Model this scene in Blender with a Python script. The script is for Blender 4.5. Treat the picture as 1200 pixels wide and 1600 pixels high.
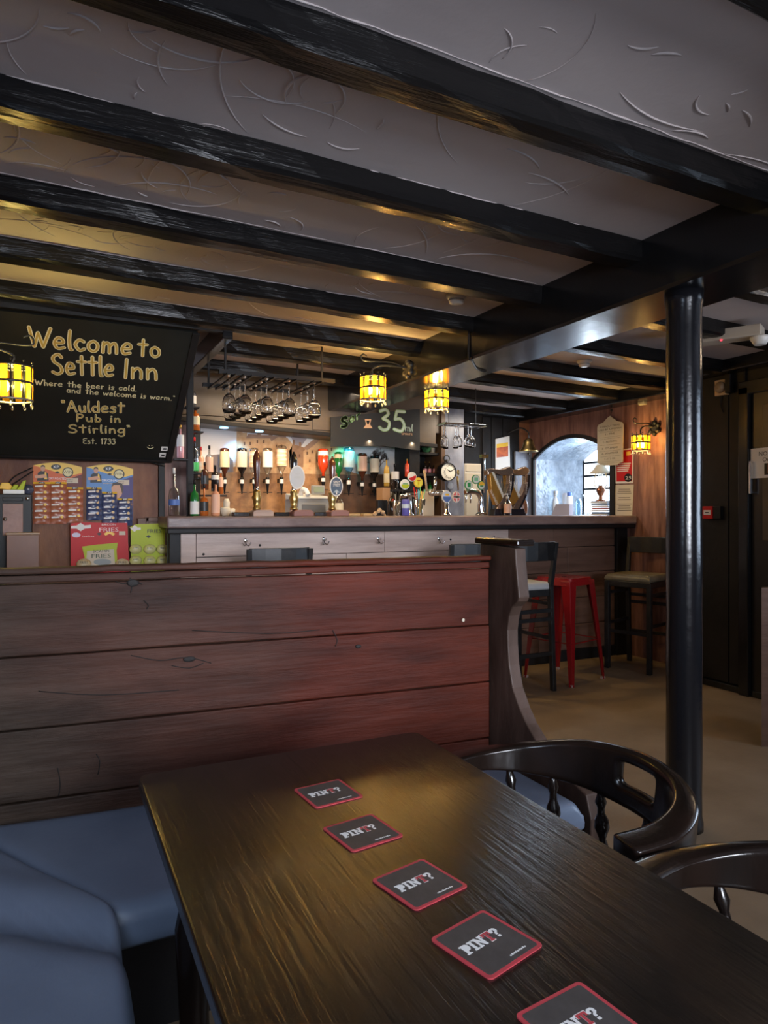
import bpy, bmesh, math, random
from mathutils import Vector, Matrix
random.seed(7)
S = bpy.context.scene
for o in list(bpy.data.objects): bpy.data.objects.remove(o)
C = S.collection
PI = math.pi
# ---------------------------------------------------------------- camera
CX, SX = .8994, .437            # view direction in room axes is (SX, CX)
FP, HZ, ZC = 1080.0, 800.0, 1.24
cam = bpy.data.objects.new('camera', bpy.data.cameras.new('camera'))
C.objects.link(cam); S.camera = cam
cam.location = (0, 0, ZC); cam.rotation_euler = (PI/2, 0, -math.atan2(SX, CX))
cam.data.sensor_fit = 'VERTICAL'; cam.data.sensor_height = 36; cam.data.lens = 36*FP/1600
cam.data.clip_start = .03
# ---------------------------------------------------------------- world and lights
W = bpy.data.worlds.new('world'); S.world = W; W.use_nodes = True
W.node_tree.nodes['Background'].inputs[0].default_value = (.62, .78, 1, 1)
W.node_tree.nodes['Background'].inputs[1].default_value = 3.0
S.view_settings.view_transform = 'Standard'; S.view_settings.look = 'None'
S.view_settings.gamma = 1; S.view_settings.use_curve_mapping = False
S.view_settings.exposure = 0.0
def area(name, loc, target, sx, sy, power, col, spread=PI):
    l = bpy.data.lights.new(name, 'AREA'); l.shape = 'RECTANGLE'; l.size = sx; l.size_y = sy
    l.energy = power; l.color = col; l.spread = spread
    o = bpy.data.objects.new(name, l); C.objects.link(o); o.location = loc
    o.rotation_euler = (Vector(target)-Vector(loc)).to_track_quat('-Z', 'Y').to_euler()
    return o
def point(name, loc, power, col, r=.03):
    l = bpy.data.lights.new(name, 'POINT'); l.energy = power; l.color = col; l.shadow_soft_size = r
    o = bpy.data.objects.new(name, l); C.objects.link(o); o.location = loc; return o
def spot(name, loc, target, power, col, ang, blend=.6, r=.02):
    l = bpy.data.lights.new(name, 'SPOT'); l.energy = power; l.color = col; l.spot_size = ang
    l.spot_blend = blend; l.shadow_soft_size = r
    o = bpy.data.objects.new(name, l); C.objects.link(o); o.location = loc
    o.rotation_euler = (Vector(target)-Vector(loc)).to_track_quat('-Z', 'Y').to_euler(); return o
area('back_window_daylight', (.9, -1.88, 1.5), (1.35, 4.5, 1.22), 1.6, .8, 24, (.86, .90, 1), 1.0)
area('right_window_daylight', (4.1, .45, 1.45), (1.5, 1.4, 1.5), 1.3, 1.0, 30, (.66, .8, 1))
area('left_window_daylight', (-.5, .15, 1.6), (.4, 1.3, .8), .7, .7, 14, (.66, .8, 1))
area('recess_window_daylight', (5.14, 5.23, 1.5), (4.4, 4.9, 1.3), .7, .8, 26, (.7, .84, 1))
# lamps hidden under the bulkhead that light the back bar picture
for k in range(5):
    spot('back_bar_warm_spot', (1.25+.42*k, 5.45, 1.86), (1.25+.42*k, 5.85, 1.35), 7.5, (1, .70, .42), 2.3, 1)
spot('back_bar_blue_spot', (1.45, 5.66, 1.88), (1.45, 5.86, 1.70), 8, (.15, .5, 1), 1.3, .8)
spot('back_bar_cyan_spot', (2.43, 5.66, 1.85), (2.43, 5.86, 1.66), 12, (.05, .95, .9), 1.4, .8)
area('added_bar_fill', (1.9, 4.95, 2.16), (1.9, 5.2, 1), 1.3, .1, 20, (1, .78, .52))  # unseen strip light, added to bring out the hanging glasses
area('bar_right_area', (3.6, 5.15, 2.12), (3.6, 5.3, 1), .5, .1, 10, (1, .86, .68))  # overhead area source at the right of the bar, without a fitting
# warm fill light added out of view on the right, to warm the ceiling
point('added_fill_light', (3.35, 1.7, 2.08), 9, (1, .72, .46), .05)

# ---------------------------------------------------------------- projection helpers: photo pixel -> point in the room
def ray(px, v):
    t = (px-600)/FP
    return Vector((CX*t+SX, -SX*t+CX, (HZ-v)/FP))
CAM = Vector((0, 0, ZC))
def hit(px, v, p0, n):
    d = ray(px, v); p0 = Vector(p0); n = Vector(n)
    return CAM + d*((p0-CAM).dot(n)/d.dot(n))
def onY(px, v, y): return hit(px, v, (0, y, 0), (0, 1, 0))
def onX(px, v, x): return hit(px, v, (x, 0, 0), (1, 0, 0))
def onZ(px, v, z): return hit(px, v, (0, 0, z), (0, 0, 1))
def dep(p): return SX*p[0]+CX*p[1]

# ---------------------------------------------------------------- materials
MC = {}
def mat(name, col, rough=.5, metal=0, col2=None, ns=6, st=(1, 1, 1), bump=0, bs=None, emis=0, spec=.5, coat=0, det=6, lo=.35, hi=.65, bst=None):
    if name in MC: return MC[name]
    m = bpy.data.materials.new(name); m.use_nodes = True; nt = m.node_tree; N = nt.nodes; L = nt.links
    b = N['Principled BSDF']
    b.inputs['Base Color'].default_value = (*col, 1); b.inputs['Roughness'].default_value = rough
    b.inputs['Metallic'].default_value = metal; b.inputs['Specular IOR Level'].default_value = spec
    b.inputs['Coat Weight'].default_value = coat; b.inputs['Coat Roughness'].default_value = .12
    if emis:
        b.inputs['Emission Color'].default_value = (*col, 1); b.inputs['Emission Strength'].default_value = emis
    if col2 or bump:
        tc = N.new('ShaderNodeTexCoord')
        def noise(sc, stretch):
            mp = N.new('ShaderNodeMapping'); mp.inputs['Scale'].default_value = stretch
            L.new(tc.outputs['Object'], mp.inputs[0])
            n = N.new('ShaderNodeTexNoise'); n.inputs['Scale'].default_value = sc; n.inputs['Detail'].default_value = det
            n.inputs['Roughness'].default_value = .62
            L.new(mp.outputs[0], n.inputs['Vector']); return n
        n1 = noise(ns, st)
        if col2:
            r = N.new('ShaderNodeValToRGB'); r.color_ramp.elements[0].position = lo; r.color_ramp.elements[1].position = hi
            r.color_ramp.elements[0].color = (*col, 1); r.color_ramp.elements[1].color = (*col2, 1)
            L.new(n1.outputs['Fac'], r.inputs[0]); L.new(r.outputs[0], b.inputs['Base Color'])
        if bump:
            n2 = noise(bs, bst or st) if bs else n1
            bp = N.new('ShaderNodeBump'); bp.inputs['Strength'].default_value = min(1, bump); bp.inputs['Distance'].default_value = .01*max(1, bump)
            L.new(n2.outputs['Fac'], bp.inputs['Height']); L.new(bp.outputs[0], b.inputs['Normal'])
    MC[name] = m; return m
def glass(name, tint=(1, 1, 1), refl=.35, rough=.03, trans=1.0, diff=None):
    if name in MC: return MC[name]
    m = bpy.data.materials.new(name); m.use_nodes = True; nt = m.node_tree; N = nt.nodes; L = nt.links
    N.remove(N['Principled BSDF']); out = N['Material Output']
    t = N.new('ShaderNodeBsdfTransparent'); t.inputs[0].default_value = (*tint, 1)
    g = N.new('ShaderNodeBsdfGlossy'); g.inputs['Roughness'].default_value = rough
    lw = N.new('ShaderNodeLayerWeight'); lw.inputs[0].default_value = refl
    mx = N.new('ShaderNodeMixShader'); base = t
    if diff:
        d = N.new('ShaderNodeBsdfTranslucent'); d.inputs[0].default_value = (*diff, 1)
        m2 = N.new('ShaderNodeMixShader'); m2.inputs[0].default_value = 1-trans
        L.new(t.outputs[0], m2.inputs[1]); L.new(d.outputs[0], m2.inputs[2]); base = m2
    L.new(lw.outputs['Facing'], mx.inputs[0]); L.new(base.outputs[0], mx.inputs[1]); L.new(g.outputs[0], mx.inputs[2])
    L.new(mx.outputs[0], out.inputs[0]); MC[name] = m; return m
def emit(name, col, s):
    if name in MC: return MC[name]
    return mat(name, col, .5, emis=s)
BLK = mat('black_gloss_paint', (.004, .004, .0045), .25, col2=(.007, .0065, .0065), ns=8, st=(.15, 1, 1), bump=.55, bs=16, bst=(.12, 1.6, 1.6), spec=.38)
BLKY = mat('black_gloss_paint_beam', (.006, .006, .007), .2, col2=(.01, .01, .011), ns=3, bump=.12, bs=3, bst=(1, .3, 1), spec=.5)
DARK = mat('black_satin_board', (.009, .009, .010), .5, col2=(.016, .014, .014), ns=3, bump=.2, bs=20, spec=.25)
PLAS = mat('mauve_grey_plaster', (.47, .40, .385), .75, col2=(.54, .465, .445), ns=1.2, bump=.5, bs=4)
PLASR = mat('plaster_ridge', (.53, .46, .445), .7)
REDW = mat('red_brown_scumbled_wall', (.085, .030, .022), .42, col2=(.36, .18, .14), ns=7, st=(2.2, 2.2, .28), bump=.5, bs=14, bst=(1, 1, .4), lo=.3, hi=.72)
TANW = mat('tan_brown_wall', (.12, .042, .024), .5, col2=(.27, .12, .06), ns=4, st=(1.3, 1, .5), bump=.5, bs=12, spec=.25)
FLOOR = mat('worn_brown_floor', (.17, .115, .07), .5, col2=(.26, .185, .12), ns=1.6, bump=.15, bs=60)
TABLE = mat('dark_oak_table', (.004, .003, .0025), .27, col2=(.026, .014, .008), ns=3.0, st=(1.6, .9, 1), bump=.3, bs=9, bst=(10, .5, 1), spec=.7, lo=.48, hi=.75, coat=.15)
MC['dark_oak_table'].node_tree.nodes['Principled BSDF'].inputs['Coat Roughness'].default_value = .24
DWOOD = mat('black_brown_varnished_wood', (.005, .0035, .003), .22, col2=(.013, .007, .005), ns=6, st=(1, 1, .4), bump=.12, bs=30, spec=.5, coat=.3)
BWOOD = mat('black_painted_stool_wood', (.010, .010, .011), .38, col2=(.03, .026, .024), ns=14, bump=.1, bs=20, lo=.5, hi=.75)
LPLK = mat('pale_bar_plank', (.30, .20, .165), .5, col2=(.45, .33, .27), ns=4, st=(.35, 1, 3), bump=.3, bs=8, bst=(.3, 1, 4))
MPLK = mat('brown_bar_plank', (.10, .045, .026), .5, col2=(.17, .085, .05), ns=4, st=(.35, 1, 3), bump=.3, bs=8, bst=(.3, 1, 4))
CTOP = mat('worn_countertop_wood', (.13, .085, .08), .36, col2=(.25, .18, .17), ns=6, st=(.5, 1, 1.4), bump=.5, bs=12)
LEA = mat('blue_black_leather', (.13, .165, .235), .36, col2=(.165, .205, .285), ns=3, bump=.06, bs=120, spec=.5)
CREAM = mat('cream_paint_pen', (.80, .72, .42), .6)
OCHRE = mat('ochre_paint_pen', (.55, .36, .07), .6)
WHITE = mat('white_plastic', (.72, .72, .70), .35)
PAPER = mat('cream_paper', (.62, .54, .42), .6)
PAPW = mat('white_paper', (.75, .73, .70), .6)
CHROME = mat('polished_chrome', (.75, .75, .76), .1, 1)
BRASS = mat('aged_brass', (.48, .34, .13), .28, 1)
IRON = mat('black_wrought_iron', (.015, .014, .013), .45, bump=.2, bs=60)
BLACKP = mat('black_plastic', (.009, .009, .010), .4, spec=.25)
GREYP = mat('grey_plastic', (.28, .28, .27), .45)
REDM = mat('red_enamel_metal', (.24, .007, .009), .25, coat=.4, col2=(.20, .006, .008), ns=4)
REDP = mat('red_print', (.50, .012, .014), .45, spec=.25)
YELP = mat('yellow_print', (.85, .52, .04), .45)
BLUP = mat('blue_print', (.05, .20, .50), .45)
NAVP = mat('navy_print', (.02, .03, .12), .4)
LIMP = mat('lime_print', (.42, .50, .02), .45, spec=.25)
ORGP = mat('orange_print', (.70, .16, .02), .45)
BRNP = mat('red_brown_foil', (.28, .07, .035), .3, col2=(.42, .14, .07), ns=40)
NVYF = mat('navy_foil', (.02, .035, .10), .28, col2=(.05, .07, .17), ns=40)
SKIN = mat('printed_skin', (.62, .33, .2), .5)
CLEAR = glass('clear_glass', (.97, .98, .98), .4)
TUMB = glass('thin_clear_glass', (.95, .94, .92), .55, .06, .86, (.95, .92, .85))

def solid_glass(name):
    m = bpy.data.materials.new(name); m.use_nodes = True; b = m.node_tree.nodes['Principled BSDF']
    b.inputs['Transmission Weight'].default_value = 1; b.inputs['Roughness'].default_value = .02; b.inputs['IOR'].default_value = 1.45
    b.inputs['Base Color'].default_value = (1, 1, 1, 1); MC[name] = m; return m
WINEG = solid_glass('wine_glass_crystal')
# ---------------------------------------------------------------- mesh builder
WO = {}
class MB:
    def __init__(s): s.v = []; s.f = []; s.m = []; s.sm = []; s.mi = 0; s.T = None
    def add(s, vs, fs, smooth=False):
        b = len(s.v)
        for p in vs:
            p = Vector(p)
            if s.T: p = s.T @ p
            s.v.append(p)
        for f in fs: s.f.append([b+i for i in f]); s.m.append(s.mi); s.sm.append(smooth)
        return s
    def mat(s, i): s.mi = i; return s
    def box(s, a, b):
        x0, y0, z0 = a; x1, y1, z1 = b
        return s.add([(x0,y0,z0),(x1,y0,z0),(x1,y1,z0),(x0,y1,z0),(x0,y0,z1),(x1,y0,z1),(x1,y1,z1),(x0,y1,z1)],
            [(0,3,2,1),(4,5,6,7),(0,1,5,4),(1,2,6,5),(2,3,7,6),(3,0,4,7)])
    def hexa(s, p):                       # eight points, bottom four then top four, counter-clockwise
        return s.add(p, [(0,3,2,1),(4,5,6,7),(0,1,5,4),(1,2,6,5),(2,3,7,6),(3,0,4,7)])
    def prism(s, poly, d, O=(0,0,0), U=(1,0,0), V=(0,0,1), smooth=False):   # polygon in O+aU+bV, pushed by vector d
        O = Vector(O); U = Vector(U); V = Vector(V); d = Vector(d); n = len(poly)
        A = [O+U*a+V*b for a, b in poly]; B = [p+d for p in A]
        s.add(A+B, [list(range(n)), list(range(2*n-1, n-1, -1))])
        return s.add(A+B, [(i, i+n, (i+1) % n+n, (i+1) % n) for i in range(n)], smooth)
    def lathe(s, prof, o=(0,0,0), n=16, axis='z', cap=True, smooth=True, R=None):
        o = Vector(o); vs = []
        for r, h in prof:
            for k in range(n):
                a = 2*PI*k/n; p = Vector((r*math.cos(a), r*math.sin(a), h))
                if axis == 'y': p = Vector((p.x, p.z, -p.y))
                if axis == 'x': p = Vector((p.z, p.y, -p.x))
                if R: p = R @ p
                vs.append(o+p)
        m = len(prof)
        fs = [(j*n+k, j*n+(k+1) % n, (j+1)*n+(k+1) % n, (j+1)*n+k) for j in range(m-1) for k in range(n)]
        s.add(vs, fs, smooth)
        if cap: s.add(vs[:n], [list(range(n-1, -1, -1))]); s.add(vs[-n:], [list(range(n))])
        return s
    def tube(s, pts, r, n=8, cap=True, smooth=True):
        pts = [Vector(p) for p in pts]; m = len(pts); vs = []
        rr = r if isinstance(r, (list, tuple)) else [r]*m
        up = None
        for i, p in enumerate(pts):
            d = (pts[min(i+1, m-1)]-pts[max(i-1, 0)]).normalized()
            if up is None: up = d.orthogonal().normalized()
            up = (up-d*up.dot(d))
            up = up.normalized() if up.length > 1e-6 else d.orthogonal().normalized()
            w = d.cross(up)
            for k in range(n):
                a = 2*PI*k/n; vs.append(p+(up*math.cos(a)+w*math.sin(a))*rr[i])
        fs = [(j*n+k, j*n+(k+1) % n, (j+1)*n+(k+1) % n, (j+1)*n+k) for j in range(m-1) for k in range(n)]
        s.add(vs, fs, smooth)
        if cap: s.add(vs[:n], [list(range(n-1, -1, -1))]); s.add(vs[-n:], [list(range(n))])
        return s
    def bar(s, p, q, w, h=None):          # rectangular bar between two points
        p = Vector(p); q = Vector(q); h = h or w; d = (q-p).normalized()
        up = Vector((0,0,1)) if abs(d.z) < .95 else Vector((0,1,0))
        a = d.cross(up).normalized()*w/2; b = a.cross(d).normalized()*h/2
        return s.hexa([p-a-b, p+a-b, q+a-b, q-a-b, p-a+b, p+a+b, q+a+b, q-a+b])
    def ball(s, c, r, sc=(1,1,1), n=10):
        c = Vector(c); prof = [(max(1e-4, math.sin(PI*i/n))*r, -math.cos(PI*i/n)*r) for i in range(n+1)]
        vs = []; 
        for rr, h in prof:
            for k in range(n*2):
                a = PI*k/n; vs.append(c+Vector((rr*math.cos(a)*sc[0], rr*math.sin(a)*sc[1], h*sc[2])))
        m = n*2
        return s.add(vs, [(j*m+k, j*m+(k+1) % m, (j+1)*m+(k+1) % m, (j+1)*m+k) for j in range(n) for k in range(m)], True)
    def build(s, name, mats, parent=None, bevel=0, sub=0, label=None, kind=None, off=None, seg=2):
        off = Vector(off) if off else WO.get(parent.name, Vector()) if parent else Vector()
        me = bpy.data.meshes.new(name); me.from_pydata([p-off for p in s.v], [], s.f)
        for m in (mats if isinstance(mats, list) else [mats]): me.materials.append(m)
        me.polygons.foreach_set('material_index', s.m); me.polygons.foreach_set('use_smooth', s.sm); me.update()
        bm = bmesh.new(); bm.from_mesh(me); bmesh.ops.remove_doubles(bm, verts=bm.verts, dist=1e-6)
        if len(bm.faces) < 20000: bmesh.ops.recalc_face_normals(bm, faces=bm.faces)
        bm.to_mesh(me); bm.free()
        o = bpy.data.objects.new(name, me); C.objects.link(o)
        if parent: o.parent = parent; WO[o.name] = WO.get(parent.name, Vector())
        if bevel:
            b = o.modifiers.new('bevel', 'BEVEL'); b.width = bevel; b.segments = seg; b.limit_method = 'ANGLE'; b.angle_limit = .6
        if sub:
            b = o.modifiers.new('sub', 'SUBSURF'); b.levels = sub; b.render_levels = sub
        if label: o['label'] = label
        if kind: o['kind'] = kind
        return o
def tag(o, label, cat, group=None):
    o['label'] = label; o['category'] = cat
    if group: o['group'] = group
    return o
def thing(name, label, cat, loc=(0,0,0), group=None, world=True):
    o = bpy.data.objects.new(name, None); C.objects.link(o); o.empty_display_size = .05
    if world: o.location = loc; WO[o.name] = Vector(loc)
    else: WO[o.name] = Vector()
    return tag(o, label, cat, group)
def single(name, mb, mats, label, cat, loc, group=None, **k):
    o = mb.build(name, mats, None, off=loc, **k); o.location = loc; WO[o.name] = Vector(loc)
    return tag(o, label, cat, group)
def dup(root, loc=None, rz=None, label=None):
    r = root.copy(); C.objects.link(r)
    if loc is not None: r.location = loc
    if rz is not None: r.rotation_euler = (0, 0, rz)
    if label: r['label'] = label
    for ch in list(root.children):
        c = ch.copy(); C.objects.link(c); c.parent = r
        for g in list(ch.children):
            d = g.copy(); C.objects.link(d); d.parent = c
    return r
def cat(pts, n=5):                         # smooth curve through points
    P = [Vector(p) for p in pts]; out = []
    for i in range(len(P)-1):
        a = P[max(i-1, 0)]; b = P[i]; c = P[i+1]; d = P[min(i+2, len(P)-1)]
        for k in range(n):
            t = k/n; out.append(.5*((2*b)+(c-a)*t+(2*a-5*b+4*c-d)*t*t+(3*b-a-3*c+d)*t**3))
    out.append(P[-1]); return out
def text(s, size, m, parent, c, U, V, ext=0, name='lettering', align='CENTER', width=None):
    cu = bpy.data.curves.new('t', 'FONT'); cu.body = s; cu.size = size; cu.align_x = align; cu.align_y = 'CENTER'
    cu.extrude = ext; cu.resolution_u = 2
    ob = bpy.data.objects.new('t', cu); me = bpy.data.meshes.new_from_object(ob)
    bpy.data.objects.remove(ob); bpy.data.curves.remove(cu)
    if width and len(me.vertices):
        xs = [v.co.x for v in me.vertices]; k = width/(max(xs)-min(xs))
        for v in me.vertices: v.co.x *= k
    U = Vector(U).normalized(); V = Vector(V).normalized(); N = U.cross(V)
    me.transform(Matrix(((U.x, V.x, N.x, c[0]), (U.y, V.y, N.y, c[1]), (U.z, V.z, N.z, c[2]), (0, 0, 0, 1))))
    off = WO.get(parent.name, Vector()); me.transform(Matrix.Translation(-off))
    me.name = name; me.materials.append(m)
    o = bpy.data.objects.new(name, me); C.objects.link(o); o.parent = parent; return o
# hand lettering: every glyph a list of strokes (smooth unless first item is 's')
GL = {
'W': (.95, [['s', (0,1), (.22,.02), (.42,.75), (.62,.02), (.95,1.02)]]), 'S': (.6, [[(.55,.85), (.35,1), (.1,.85), (.15,.62), (.45,.42), (.52,.15), (.3,0), (.02,.1)]]),
'I': (.15, [['s', (.08,1), (.08,0)]]), 'A': (.65, [['s', (0,0), (.3,1), (.62,0)], ['s', (.1,.36), (.52,.36)]]), 'P': (.55, [['s', (.08,0), (.08,1)], [(.08,.98), (.4,.95), (.5,.72), (.35,.5), (.08,.48)]]),
'E': (.5, [[(.5,.95), (.15,.95), (.03,.7), (.2,.52), (.4,.52)], [(.2,.52), (.02,.3), (.12,.05), (.5,.05)]]), 'G': (.6, [[(.55,.85), (.3,1), (.05,.6), (.2,.05), (.5,.1), (.55,.4), (.3,.4)]]),
'a': (.5, [[(.42,.5), (.2,.58), (.03,.3), (.18,.02), (.4,.15), (.43,.5)], ['s', (.43,.55), (.45,.0)]]), 'b': (.48, [['s', (.06,1), (.06,.02)], [(.06,.35), (.25,.55), (.44,.35), (.3,.02), (.06,.08)]]),
'c': (.45, [[(.42,.48), (.2,.57), (.03,.3), (.2,.0), (.43,.1)]]), 'd': (.5, [['s', (.44,1), (.44,0)], [(.44,.4), (.2,.56), (.03,.28), (.2,.0), (.44,.12)]]),
'e': (.5, [[(.05,.3), (.42,.33), (.4,.52), (.2,.58), (.03,.3), (.15,.02), (.45,.08)]]), 'g': (.5, [[(.44,.45), (.2,.58), (.04,.3), (.2,.06), (.43,.2)], [(.45,.55), (.45,-.2), (.25,-.4), (.03,-.28)]]),
'h': (.46, [['s', (.06,1), (.06,0)], [(.06,.35), (.25,.55), (.4,.4), (.42,0)]]), 'i': (.14, [['s', (.07,.55), (.07,0)], ['s', (.06,.78), (.08,.84)]]),
'k': (.45, [['s', (.06,1), (.06,0)], ['s', (.4,.55), (.08,.25), (.42,0)]]), 'l': (.16, [[(.07,1), (.06,.5), (.07,.05), (.15,.0)]]),
'm': (.8, [['s', (.06,.55), (.06,0)], [(.06,.35), (.22,.55), (.36,.4), (.38,0)], [(.38,.35), (.56,.55), (.7,.4), (.73,0)]]), 'n': (.47, [['s', (.06,.55), (.06,0)], [(.06,.35), (.25,.56), (.4,.4), (.42,0)]]),
'o': (.5, [[(.25,.57), (.06,.42), (.05,.15), (.25,.0), (.45,.15), (.45,.42), (.25,.57)]]), 'r': (.36, [['s', (.06,.55), (.06,0)], [(.06,.35), (.2,.54), (.34,.5)]]),
's': (.4, [[(.36,.48), (.2,.57), (.06,.44), (.3,.27), (.34,.08), (.15,.0), (.02,.08)]]), 't': (.46, [['s', (.22,.95), (.22,.02)], ['s', (.02,.68), (.45,.68)]]),
'u': (.47, [[(.06,.55), (.06,.15), (.2,.0), (.4,.15)], ['s', (.42,.55), (.42,0)]]), 'w': (.65, [['s', (0,.55), (.15,.02), (.32,.45), (.48,.02), (.65,.56)]]),
'1': (.3, [['s', (.04,.8), (.2,1), (.2,0)]]), '7': (.45, [['s', (.02,.95), (.42,1), (.18,0)]]), '3': (.5, [[(.06,.9), (.3,1), (.44,.8), (.2,.55)], [(.2,.55), (.46,.4), (.4,.08), (.2,0), (.02,.1)]]),
'5': (.55, [['s', (.5,1), (.14,.98), (.1,.58)], [(.1,.58), (.35,.62), (.5,.35), (.36,.03), (.02,.08)]]), '.': (.14, [['s', (.05,.0), (.08,.05)]]), '"': (.22, [['s', (.03,1), (.06,.85)], ['s', (.14,1), (.17,.85)]]), 'j': (.3, [[(.2,.55), (.2,-.1), (.02,-.15)]]),
}
def strokes(sx, O, U, V, wid, hgt, w1, m1, parent, w2=0, m2=None, off=.0006, name='lettering'):
    tot = sum(GL[c][0] if c != ' ' else .35 for c in sx)+.16*(len(sx)-1); k = wid/tot
    O = Vector(O); U = Vector(U).normalized(); V = Vector(V).normalized(); N = U.cross(V)
    lines = []; x = 0
    for c in sx:
        if c == ' ': x += .51; continue
        for st in GL[c][1]:
            pts = st[1:] if st[0] == 's' else st
            q = [Vector(((x+a+.02*math.sin(7*b+x))*k, b*hgt, 0)) for a, b in pts]
            lines.append(q if st[0] == 's' else cat(q, 4))
        x += GL[c][0]+.16
    for w, m, lift in ((w1, m1, off), (w2, m2, off*2.2)):
        if not w: continue
        mb = MB()
        for q in lines:
            for a, b in zip(q[:-1], q[1:]):
                d = (b-a); 
                if d.length < 1e-6: continue
                d.normalize(); n = Vector((-d.y, d.x, 0))*w/2
                mb.add([O+U*p.x+V*p.y+N*lift for p in (a-n, b-n, b+n, a+n)], [(0,1,2,3)])
            for p in q:
                mb.add([O+U*(p.x+w/2*math.cos(j*PI/4))+V*(p.y+w/2*math.sin(j*PI/4))+N*(lift*1.02) for j in range(8)], [list(range(8))])
        mb.build(name, m, parent)
# ================================================================ the setting
def CZ(x): return 2.375-.022*x
def struct(name, mb, m, parent=None, **k):
    o = mb.build(name, m, parent, **k)
    if not parent: o['kind'] = 'structure'
    return o
struct('floor', MB().box((-.75, -2.1, -.06), (5.9, 6.1, 0)), FLOOR)
mb = MB().hexa([(-.75,-2.1,CZ(-.75)), (5.4,-2.1,CZ(5.4)), (5.4,6.1,CZ(5.4)), (-.75,6.1,CZ(-.75)), (-.75,-2.1,2.46), (5.4,-2.1,2.46), (5.4,6.1,2.46), (-.75,6.1,2.46)])
ceil = struct('ceiling', mb, PLAS)
def joist(x0, x1, y, seed):
    r = random.Random(seed); n = max(4, int((x1-x0)/.09)); mb = MB(); rings = []
    ph = [r.uniform(0, 6) for _ in range(4)]
    for i in range(n+1):
        x = x0+(x1-x0)*i/n; t = CZ(x)+.004; b = CZ(x)-.083
        w = lambda k, a: a*(math.sin(x*5+ph[k])+.6*math.sin(x*13+ph[k]*2)+r.uniform(-.8, .8))
        rings.append([(x, y+w(0,.0035), t), (x, y+w(1,.003), b+.013), (x, y+.012+w(1,.002), b+w(2,.002)), (x, y+.05, b+w(3,.002)-.002), (x, y+.095+w(2,.002), b+w(2,.002)), (x, y+.106+w(3,.0025), b+.013), (x, y+.108+w(0,.003), t)])
    m = 7; vs = [p for g in rings for p in g]
    mb.add(vs, [(i*m+k, i*m+k+1, (i+1)*m+k+1, (i+1)*m+k) for i in range(n) for k in range(m-1)])
    mb.add(rings[0], [list(range(m))]); mb.add(rings[-1], [list(range(m))])
    return mb.build('joist', BLK, ceil)
for k in range(-1, 8):
    y = 1.45+.6*k+[0, .012, -.008, .006, 0, .01, -.01, 0, 0][k+1]
    if k < 7:
        joist(-.7 if k < 5 else .92, 2.15, y, k+3)
    if k < 8: joist(2.47, 4.5 if y > 3.7 else 4.24, y+[.0, .02, -.03][k % 3], k+30)
# main beam, hewn a little out of true
mb = MB(); n = 60; rg = random.Random(5); vs = []
for i in range(n+1):
    y = -2.05+7.6*i/n; e = lambda a: rg.uniform(-a, a)
    vs += [(2.137+e(.002), y, 2.40), (2.137+e(.002), y, 2.112), (2.148+e(.002), y, 2.10+e(.0008)), (2.47+e(.002), y, 2.10+e(.0008)), (2.482+e(.002), y, 2.112), (2.482+e(.002), y, 2.40)]
mb.add(vs, [(i*6+k, i*6+k+1, (i+1)*6+k+1, (i+1)*6+k) for i in range(n) for k in range(5)])
mb.add(vs[:6], [list(range(6))]); mb.add(vs[-6:], [list(range(6))])
mb.build('main_beam', BLKY, ceil)
MB().hexa([(.90,3.97,2.235),(.96,3.97,2.235),(.96,5.5,2.235),(.90,5.5,2.235),(.90,3.97,2.36),(.96,3.97,2.36),(.96,5.5,2.36),(.90,5.5,2.36)]).build('trimmer_beam', BLKY, ceil, bevel=.006)
MB().box((4.36, 3.64, 2.17), (4.56, 6.0, 2.4)).build('wall_plate', BLKY, ceil, bevel=.01)
MB().box((4.16, -2, 2.20), (4.3, 3.64, 2.4)).build('wall_plate', BLKY, ceil, bevel=.01)
# plaster ridges left by the trowel
mb = MB(); rg = random.Random(11)
for i in range(190):
    x = rg.uniform(-.15, 1.7) if rg.random() < .6 else rg.uniform(-.1, .8)
    k = rg.choice([-1, 0, 0, 1, 1, 1, 2, 2, 2, 3]); y0 = 1.45+.6*k+.14; y1 = y0+.44
    if k == -1: x = rg.uniform(.9, 2.1); y0 = 1.15
    R = rg.choice([.05, .08, .12, .2, .3, .5]); a0 = rg.uniform(0, 2*PI); da = rg.uniform(.7, 2.0)*min(1, .24/R+.1)
    cy = rg.uniform(y0, y1); wmax = rg.uniform(.0015, .0042)
    pts = []
    for j in range(13):
        a = a0+da*(j/12-.5)
        pts.append((x+R*(math.cos(a)-math.cos(a0)), cy+R*(math.sin(a)-math.sin(a0))))
    if min(p[1] for p in pts) < y0-.02 or max(p[1] for p in pts) > y1+.02 or max(p[0] for p in pts) > 2.12: continue
    pts = [(a, b, CZ(a)-.0005) for a, b in pts]
    mb.tube(pts, [max(.0004, wmax*math.sin(PI*j/12)**.6) for j in range(13)], 6)
for y in [1.45+.6*k for k in range(0, 5)]:          # ragged plaster lip along each joist
    pts = [(x/22, y-.004+rg.uniform(-.003, .003), CZ(x/22)-.001) for x in range(-6, 47)]
    mb.tube(pts, [rg.uniform(.0006, .0034) for _ in pts], 5)
o = mb.build('plaster_ridge', PLASR, ceil); o['kind'] = 'stuff'

for p in ((3.35,1.7,2.08),):
    MB().ball(p, .035, n=8).tube([(p[0],p[1],p[2]+.03),(p[0],p[1],CZ(p[0]))], .012).build('added_fill_bulb', mat('added_fill_glow', (1,.72,.45), .5, emis=6), ceil)  # unseen glowing ball and stem, added to carry the warm fill
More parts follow.
